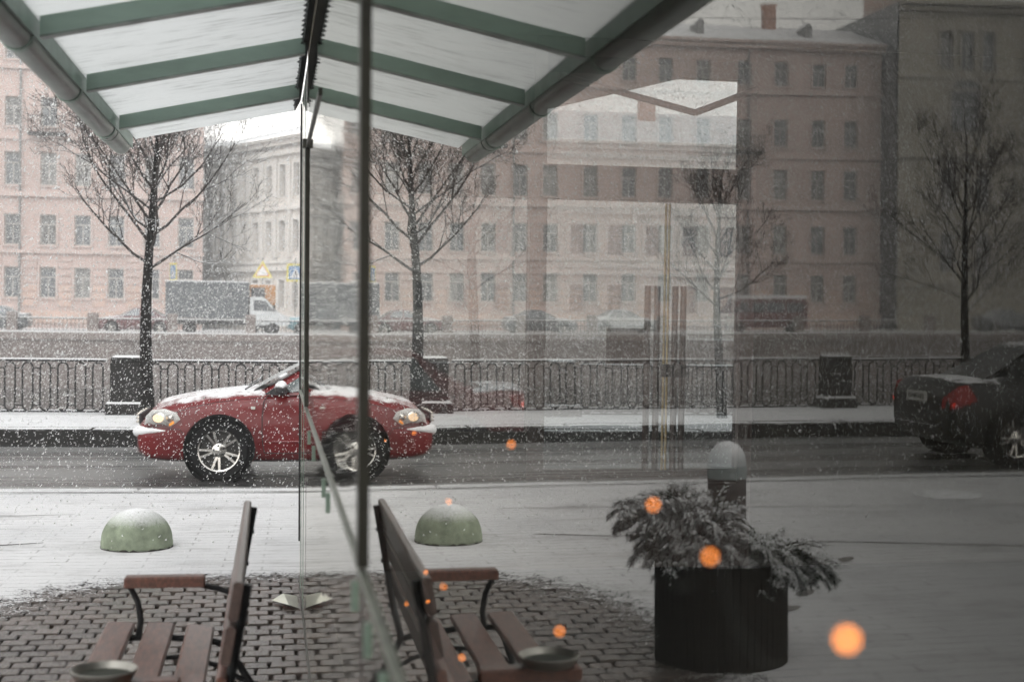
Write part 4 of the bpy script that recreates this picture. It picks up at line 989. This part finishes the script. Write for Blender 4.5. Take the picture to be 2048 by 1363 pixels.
# ------------------------------------------------------------------ bench
def bench():
    r = thing('bench', 'brown slatted bench with iron frame standing along the glass', 'bench', (0, 0, 0), GA)
    va, vb = 4.55, 6.28       # along the glass
    def board(name, c0, c1, w, t, up_, m='wood'):
        """long board from v=va to vb; c0=(u,z) centre, up_=direction of its wide face in (u,z)"""
        mb = MB(); d = Vector(up_).normalized(); n_ = Vector((-d[1], d[0])); b = .008; P = []
        for s0, s1 in ((-1, -1), (1, -1), (1, 1), (-1, 1)):
            P.append(Vector(c0)+d*(w/2)*s0+n_*(t/2)*s1)
        prof = []
        for i in range(4):
            p, q, q2 = P[i], P[(i-1) % 4], P[(i+1) % 4]; prof += [p+(q-p).normalized()*b, p+(q2-p).normalized()*b]
        k = len(prof); vs = [(p[0], va-.07, p[1]) for p in prof]+[(p[0], vb+.07, p[1]) for p in prof]
        mb.add(vs, [tuple(range(k)), tuple(range(2*k-1, k-1, -1))]+[(i, (i+1) % k, (i+1) % k+k, i+k) for i in range(k)]); return mb.build(name, m, r)
    for i, (u, z) in enumerate(((-.625, .445), (-.455, .44), (-.285, .425))):
        board('seat_slat', (u, z), None, .118, .03, (1, -.06 if i < 2 else -.14))
    dirb = Vector((.16, 1.0)).normalized()
    for k, s_ in enumerate((.20, .36, .50)):
        c = Vector((-.175, .43))+dirb*s_; board('back_slat', c, None, .125, .032, dirb, 'wood_dull' if k else 'wood')
    for v in (va, vb):
        def bar(pts, rr, nm, m='iron'): return MB().tube([(u, v, z) for u, z in pts], rr, 8).build(nm, m, r, 60)
        bar([(-.70, .405), (-.5, .408), (-.3, .395), (-.17, .37)], .014, 'seat_rail')
        bar([(-.17, .37), (-.128, .55), (-.088, .80), (-.06, .965)], .015, 'back_rail')
        bar([(-.58, .625), (-.548, .56), (-.535, .48), (-.545, .40)], .013, 'arm_support')
        bar([(-.30, .633), (-.20, .61), (-.11, .575)], .012, 'arm_rod')
        bar([(-.62, .40), (-.66, .28), (-.70, .12), (-.70, .006)], .015, 'leg'); bar([(-.17, .37), (-.10, .25), (.0, .10), (.03, .006)], .015, 'leg')
        bar([(-.66, .25), (-.52, .31), (-.36, .32), (-.22, .28), (-.08, .2)], .011, 'stretcher')
        MB().bevbox((-.435, v, .650), (.34, .075, .045), .008).build('arm_rest', 'wood', r)
        for z in (.52, .62, .72, .86): MB().lathe([(0, -.012), (.009, -.01), (.011, 0)], 8, 'x', (-.044-(.95-z)*.16, v, z)).build('bolt', 'black', r)
bench()
b = MB().lathe([(.0, .004), (.075, .004), (.083, .010), (.096, .034), (.100, .037), (.103, .035), (.10, .03), (.088, .006), (.08, 0), (0, 0)], 32)
bw = b.build('ashtray', 'steel', None, 40); bw.location = gw(-.497, 4.545, .6745); ab = MB().lathe([(0, .016), (.089, .016), (.086, .008), (0, .008)], 24).build('ash', 'ash', bw)
tag(bw, 'round metal ashtray bowl on the near armrest of the bench', 'ashtray')
# folded paper and litter by the glass
p = MB().add([(.19, 8.72, .006), (.19, 9.08, .004), (.10, 9.02, .035), (.03, 8.93, .012), (.13, 8.70, .03), (.11, 8.86, .045)], [(0, 1, 5), (1, 2, 5), (2, 3, 5), (3, 4, 5), (4, 0, 5)])
po = p.build('paper_sheet', 'paper'); po.rotation_euler = (0, 0, GA); tag(po, 'crumpled cream paper sheet on the bricks against the glass', 'paper')
po.modifiers.new('t', 'SOLIDIFY').thickness = .002
M['orange_butt'] = mat('orange_butt', (.6, .22, .05), .7)
c = MB().tube([(-.012, 6.62, .012), (.03, 6.635, .012)], .006, 8).build('cigarette_butt', 'orange_butt'); c.location = gw(0, .25, 0); tag(c, 'orange cigarette butt on the bricks behind the bench', 'cigarette butt')

# ------------------------------------------------------------------ concrete domes, bollard, planter
def dome(x, y, label):
    r = thing('concrete_dome', label, 'parking block', (x, y, 0), .4, 'green concrete domes on the pavement')
    prof = [(.002, .295)]+[(.262*sin(a), .06+.235*cos(a)) for a in np.linspace(.12, pi/2, 12)]+[(.266, .05), (.265, .014)]
    MB().lathe(prof, 40).build('dome', 'dome', r, 60); rim = MB(); n = 64
    for k in range(n): a = 2*pi*k/n; rim.v += [(.268*cos(a), .268*sin(a), 0), (.268*cos(a), .268*sin(a), .010+.016*random.random()**3+(.05*random.random() if random.random() < .06 else 0))]
    for k in range(n): j = (k+1) % n; rim.f.append((2*k, 2*j, 2*j+1, 2*k+1))
    rim.build('rim', 'dome_rim', r)
dome(-1.235, 11.0, 'green-painted concrete dome dusted with snow left of the bench')
def bollard():
    r = thing('bollard', 'dark round bollard with a snowy domed cap behind the planter', 'bollard', (-3.38, 10.6, 0))
    MB().lathe([(.15, 0), (.15, .50)], 32).build('shaft', 'bollard', r, 60); MB().lathe([(.15, .50), (.155, .503), (.155, .60), (.152, .603)], 32).build('ring', 'bollard_ring', r, 40)
    MB().lathe([(.152, .603)]+[(.15*cos(a), .62+.17*sin(a)) for a in np.linspace(.1, pi/2-.01, 10)], 32).build('cap', 'bollard_cap', r, 60)
bollard()
def planter():
    px, py = -2.1, 7.1
    H = .53; R = .335
    r = thing('planter', 'dark round planter of narrow upright slats on the snowy pavement', 'planter', (px, py, 0))
    MB().lathe([(0, .02), (R-.016, .02), (R-.016, H-.05), (0, H-.05)], 40).build('tub', 'soil', r)
    n = 56; sl_ = mm(MB().bevbox((0, 0, H/2), (2*pi*R/n-.003, .024, H), .004), 'slat', 'planter')
    for k in range(n): a = 2*pi*k/n; inst('slat', sl_, r, (R*cos(a), R*sin(a), random.uniform(0, .004)), (0, 0, a+pi/2))
    j = thing('juniper', 'spreading juniper with snow on its drooping sprays, growing in the planter', 'shrub', (px, py, H-.05))
    RR = random.Random(5); nd = MB(); sn = MB(); st = MB()
    def spray(p, d, ln):
        pts = [p]; cur = d.normalized(); nseg = 5
        for i in range(nseg): cur = (cur+Vector((RR.gauss(0, .12), RR.gauss(0, .12), -.2))).normalized(); pts.append(pts[-1]+cur*ln/nseg)
        st.tube(pts, [.005*(1-i/(nseg+1))+.0012 for i in range(nseg+1)], 3, False)
        for i in range(nseg):
            ax = (pts[i+1]-pts[i]).normalized()
            for k in range(9):            # side shoots in a flat, drooping plume
                q = pts[i].lerp(pts[i+1], RR.random()); sd_ = ax.cross(Vector((RR.gauss(0, .35), RR.gauss(0, .35), 1))).normalized()*RR.choice((-1, 1))
                e = (ax*.8+sd_*.7+Vector((0, 0, RR.uniform(-.25, .2)))).normalized(); l2 = RR.uniform(.03, .065)*(1.15-.12*i)
                for m_ in range(8):
                    b0 = q+e*l2*m_/8; f = (e+Vector((RR.gauss(0, .5), RR.gauss(0, .5), RR.gauss(0, .4)))).normalized(); w = f.cross(Vector((0, 0, 1)))
                    w = (w.normalized() if w.length > .1 else Vector((1, 0, 0)))*RR.uniform(.0011, .0021); t3 = b0+f*RR.uniform(.014, .03)
                    o = len(nd.v); nd.v += [tuple(b0-w), tuple(b0+w), tuple(t3)]; nd.f.append((o, o+1, o+2))
                if RR.random() < .8:
                    q2 = q+e*l2*.5+Vector((0, 0, .006)); s0 = RR.uniform(.004, .0095); o = len(sn.v)
                    for a_, b_, c_ in ((1, 0, 0), (.3, .95, 0), (-.8, .6, 0), (-.8, -.6, 0), (.3, -.95, 0), (0, 0, .7), (0, 0, -.3)): sn.v.append((q2.x+a_*s0*RR.uniform(.8, 1.6), q2.y+b_*s0*RR.uniform(.8, 1.4), q2.z+c_*s0))
                    for k2_ in range(5): k3 = (k2_+1) % 5; sn.f += [(o+k2_, o+k3, o+5), (o+k3, o+k2_, o+6)]
    def clump(c, rad, n_, bias):
        for k in range(n_):
            a = RR.uniform(0, 2*pi); el = RR.uniform(-.05, .85); d = Vector((cos(a)*cos(el), sin(a)*cos(el), sin(el)))+bias
            s_ = Vector(c)+Vector((d.x*rad*.5, d.y*rad*.4, d.z*rad*.3)); spray(s_, d, rad*RR.uniform(.45, .9))
    clump((0, 0, .03), .28, 120, Vector((0, 0, -.05))); clump((-.20, -.05, .04), .28, 110, Vector((-.25, -.1, -.1))); clump((.14, .0, .12), .27, 100, Vector((.25, .0, .05)))
    clump((.27, .04, .26), .23, 110, Vector((.35, .05, .1))); clump((-.38, .0, -.01), .2, 75, Vector((-.35, 0, -.15))); clump((.10, 0, .22), .22, 90, Vector((.1, 0, .1)))
    nd.build('needles', 'juniper', j); sn.build('snow_cover', 'snow', j, 80); st.build('branches', 'bark', j)
planter()
DR = (11.2, 9.0, 12.68, 11.6)
# manhole and footprints in the snow
mh = MB().lathe([(.0, .012), (.30, .012), (.33, .010), (.33, .0)], 32).build('manhole_cover', 'granite'); mh.location = (-6.4, 12.75, 0); tag(mh, 'dark round manhole cover showing through the snow near the road', 'manhole')
M['footprint'] = mat('footprint', (.17, .16, .15), .7, var=.3)
for k, (x, y, a) in enumerate(((-3.57, 9.14, .9), (-3.2, 8.6, .7), (-2.9, 8.15, .9), (-3.95, 9.66, .8))):
    f = MB().lathe([(.0, .0), (1, .0)], 20).build('footprint', 'footprint'); f.scale = (.05, .13, 1); f.location = (x, y, .009+.0005*k); f.rotation_euler = (0, 0, a)
    tag(f, ('dark footprint in the snow, second nearest the road of four', 'dark footprint in the snow, third from the road of four', 'dark footprint in the snow nearest the planter', 'dark footprint in the snow nearest the road')[k], 'footprint', 'footprints in the snow')
def seam(name, label, y0, y1, x0, x1, w, m):
    n = 24; b = MB()
    for i in range(n+1):
        t = i/n; x = x0+(x1-x0)*t; y = y0+(y1-y0)*t; h = w*(.55+.45*sin(i*1.7)**2); b.v += [(x, y-h, .009), (x, y+h, .009)]
    for i in range(n): b.f.append((2*i, 2*i+2, 2*i+3, 2*i+1))
    tag(b.build(name, m), label, 'drain')
seam('drain_slot', 'long dark drain slot crossing the snowy pavement left of the dome', DR[0], DR[1], -1.95, -8.2, .014, 'joint')
seam('drain_slot', 'thin dark groove in the snowy pavement between the drain slot and the road', DR[2], DR[3], -1.95, -9.5, .010, 'footprint')
# overhead wires above the far roofs
for k, (p0, p1) in enumerate((((-60, 60, 17.5), (-10, 96, 22)), ((-60, 70, 19.6), (20, 70, 18.5)), ((-40, 92, 24.5), (-20, 60, 18)))):
    a, b_ = Vector(p0), Vector(p1); w = MB().tube([a.lerp(b_, t)-Vector((0, 0, 1.2*4*t*(1-t))) for t in np.linspace(0, 1, 12)], .02, 4).build('overhead_wire', 'black')
    tag(w, ('long wire slanting up to the pink house roof', 'wire running level above the canal', 'short wire slanting down from the pink house roof')[k], 'wire', 'overhead wires')

# ------------------------------------------------------------------ falling snow
def snowfall():
    def region(n, y0, y1, z1f, size, zlo=-.05):
        y = np.sqrt(rng.uniform(y0**2, y1**2, n)); a = rng.uniform(radians(-38), radians(17), n); x = y*np.tan(a); z = rng.uniform(0, 1, n)*z1f(y)+zlo
        u = x*GNOR.x+y*GNOR.y; v = x*GDIR.x+y*GDIR.y
        ok = ~((u > -1.35) & (v < 10.4)) & ~((u > GLAT-.3) & (v < 10.6))
        ok &= ~((u > -1.05) & (u < .3) & (v < 10.4))
        s = size*np.clip(rng.lognormal(-.2, .38, n), .35, 2.0)*np.where(rng.uniform(0, 1, n) > .93, 1.5, 1)
        return np.stack([x, y, z], 1)[ok], s[ok]
    A = [region(1500, 3.5, 10, lambda y: 1.2+y*.30, .0028), region(150000, 9.8, 22, lambda y: 2.2+y*.26, .0057), region(190000, 22, 50, lambda y: 2.2+y*.27, .0096, -2.5), region(120000, 50, 80, lambda y: 3+y*.26, .020, -2.5)]
    P = np.concatenate([a[0] for a in A]); S = np.concatenate([a[1] for a in A]); n = len(P)
    tet = np.array([(0, 0, 1.6), (.95, .15, -.35), (-.6, .8, -.3), (-.45, -.85, -.5)]); ang = rng.uniform(0, 2*pi, n); tl = rng.normal(.35, .25, n)
    c, s_ = np.cos(ang), np.sin(ang); V = np.zeros((n, 4, 3))
    for k in range(4):
        x, y, z = tet[k]; xr = c*x-s_*y; yr = s_*x+c*y; V[:, k, 0] = xr+z*tl; V[:, k, 1] = yr; V[:, k, 2] = z
    V = V*S[:, None, None]+P[:, None, :]
    me = bpy.data.meshes.new('snowfall'); nv = n*4; nf = n*4
    me.vertices.add(nv); me.vertices.foreach_set('co', V.reshape(-1)); base = (np.arange(n)*4)[:, None, None]
    Fx = (np.array([(0, 2, 1), (0, 3, 2), (0, 1, 3), (1, 2, 3)])[None]+base).reshape(-1)
    me.loops.add(nf*3); me.loops.foreach_set('vertex_index', Fx); me.polygons.add(nf); me.polygons.foreach_set('loop_start', np.arange(nf)*3); me.polygons.foreach_set('loop_total', np.full(nf, 3))
    me.update(); me.validate(); me.materials.append(M['snowflake']); o = bpy.data.objects.new('snowfall', me); COL.objects.link(o); tag(o, 'white snowflakes falling over the street', 'snow', kind='stuff')
snowfall()

# ------------------------------------------------------------------ snowy air
HAZE = .0026
m_, t_, o_ = mat_new('haze'); pv = N(t_, "VolumePrincipled"); pv.inputs['Color'].default_value = (.93, .93, .94, 1); pv.inputs['Density'].default_value = HAZE; pv.inputs['Anisotropy'].default_value = .2
L(t_, pv.outputs[0], o_.inputs['Volume'])
hz = MB().bb(-140, 140, -70, 185, -7.2, 27.2).build('haze', m_); tag(hz, 'pale snowy air over the whole street', 'haze', kind='stuff')
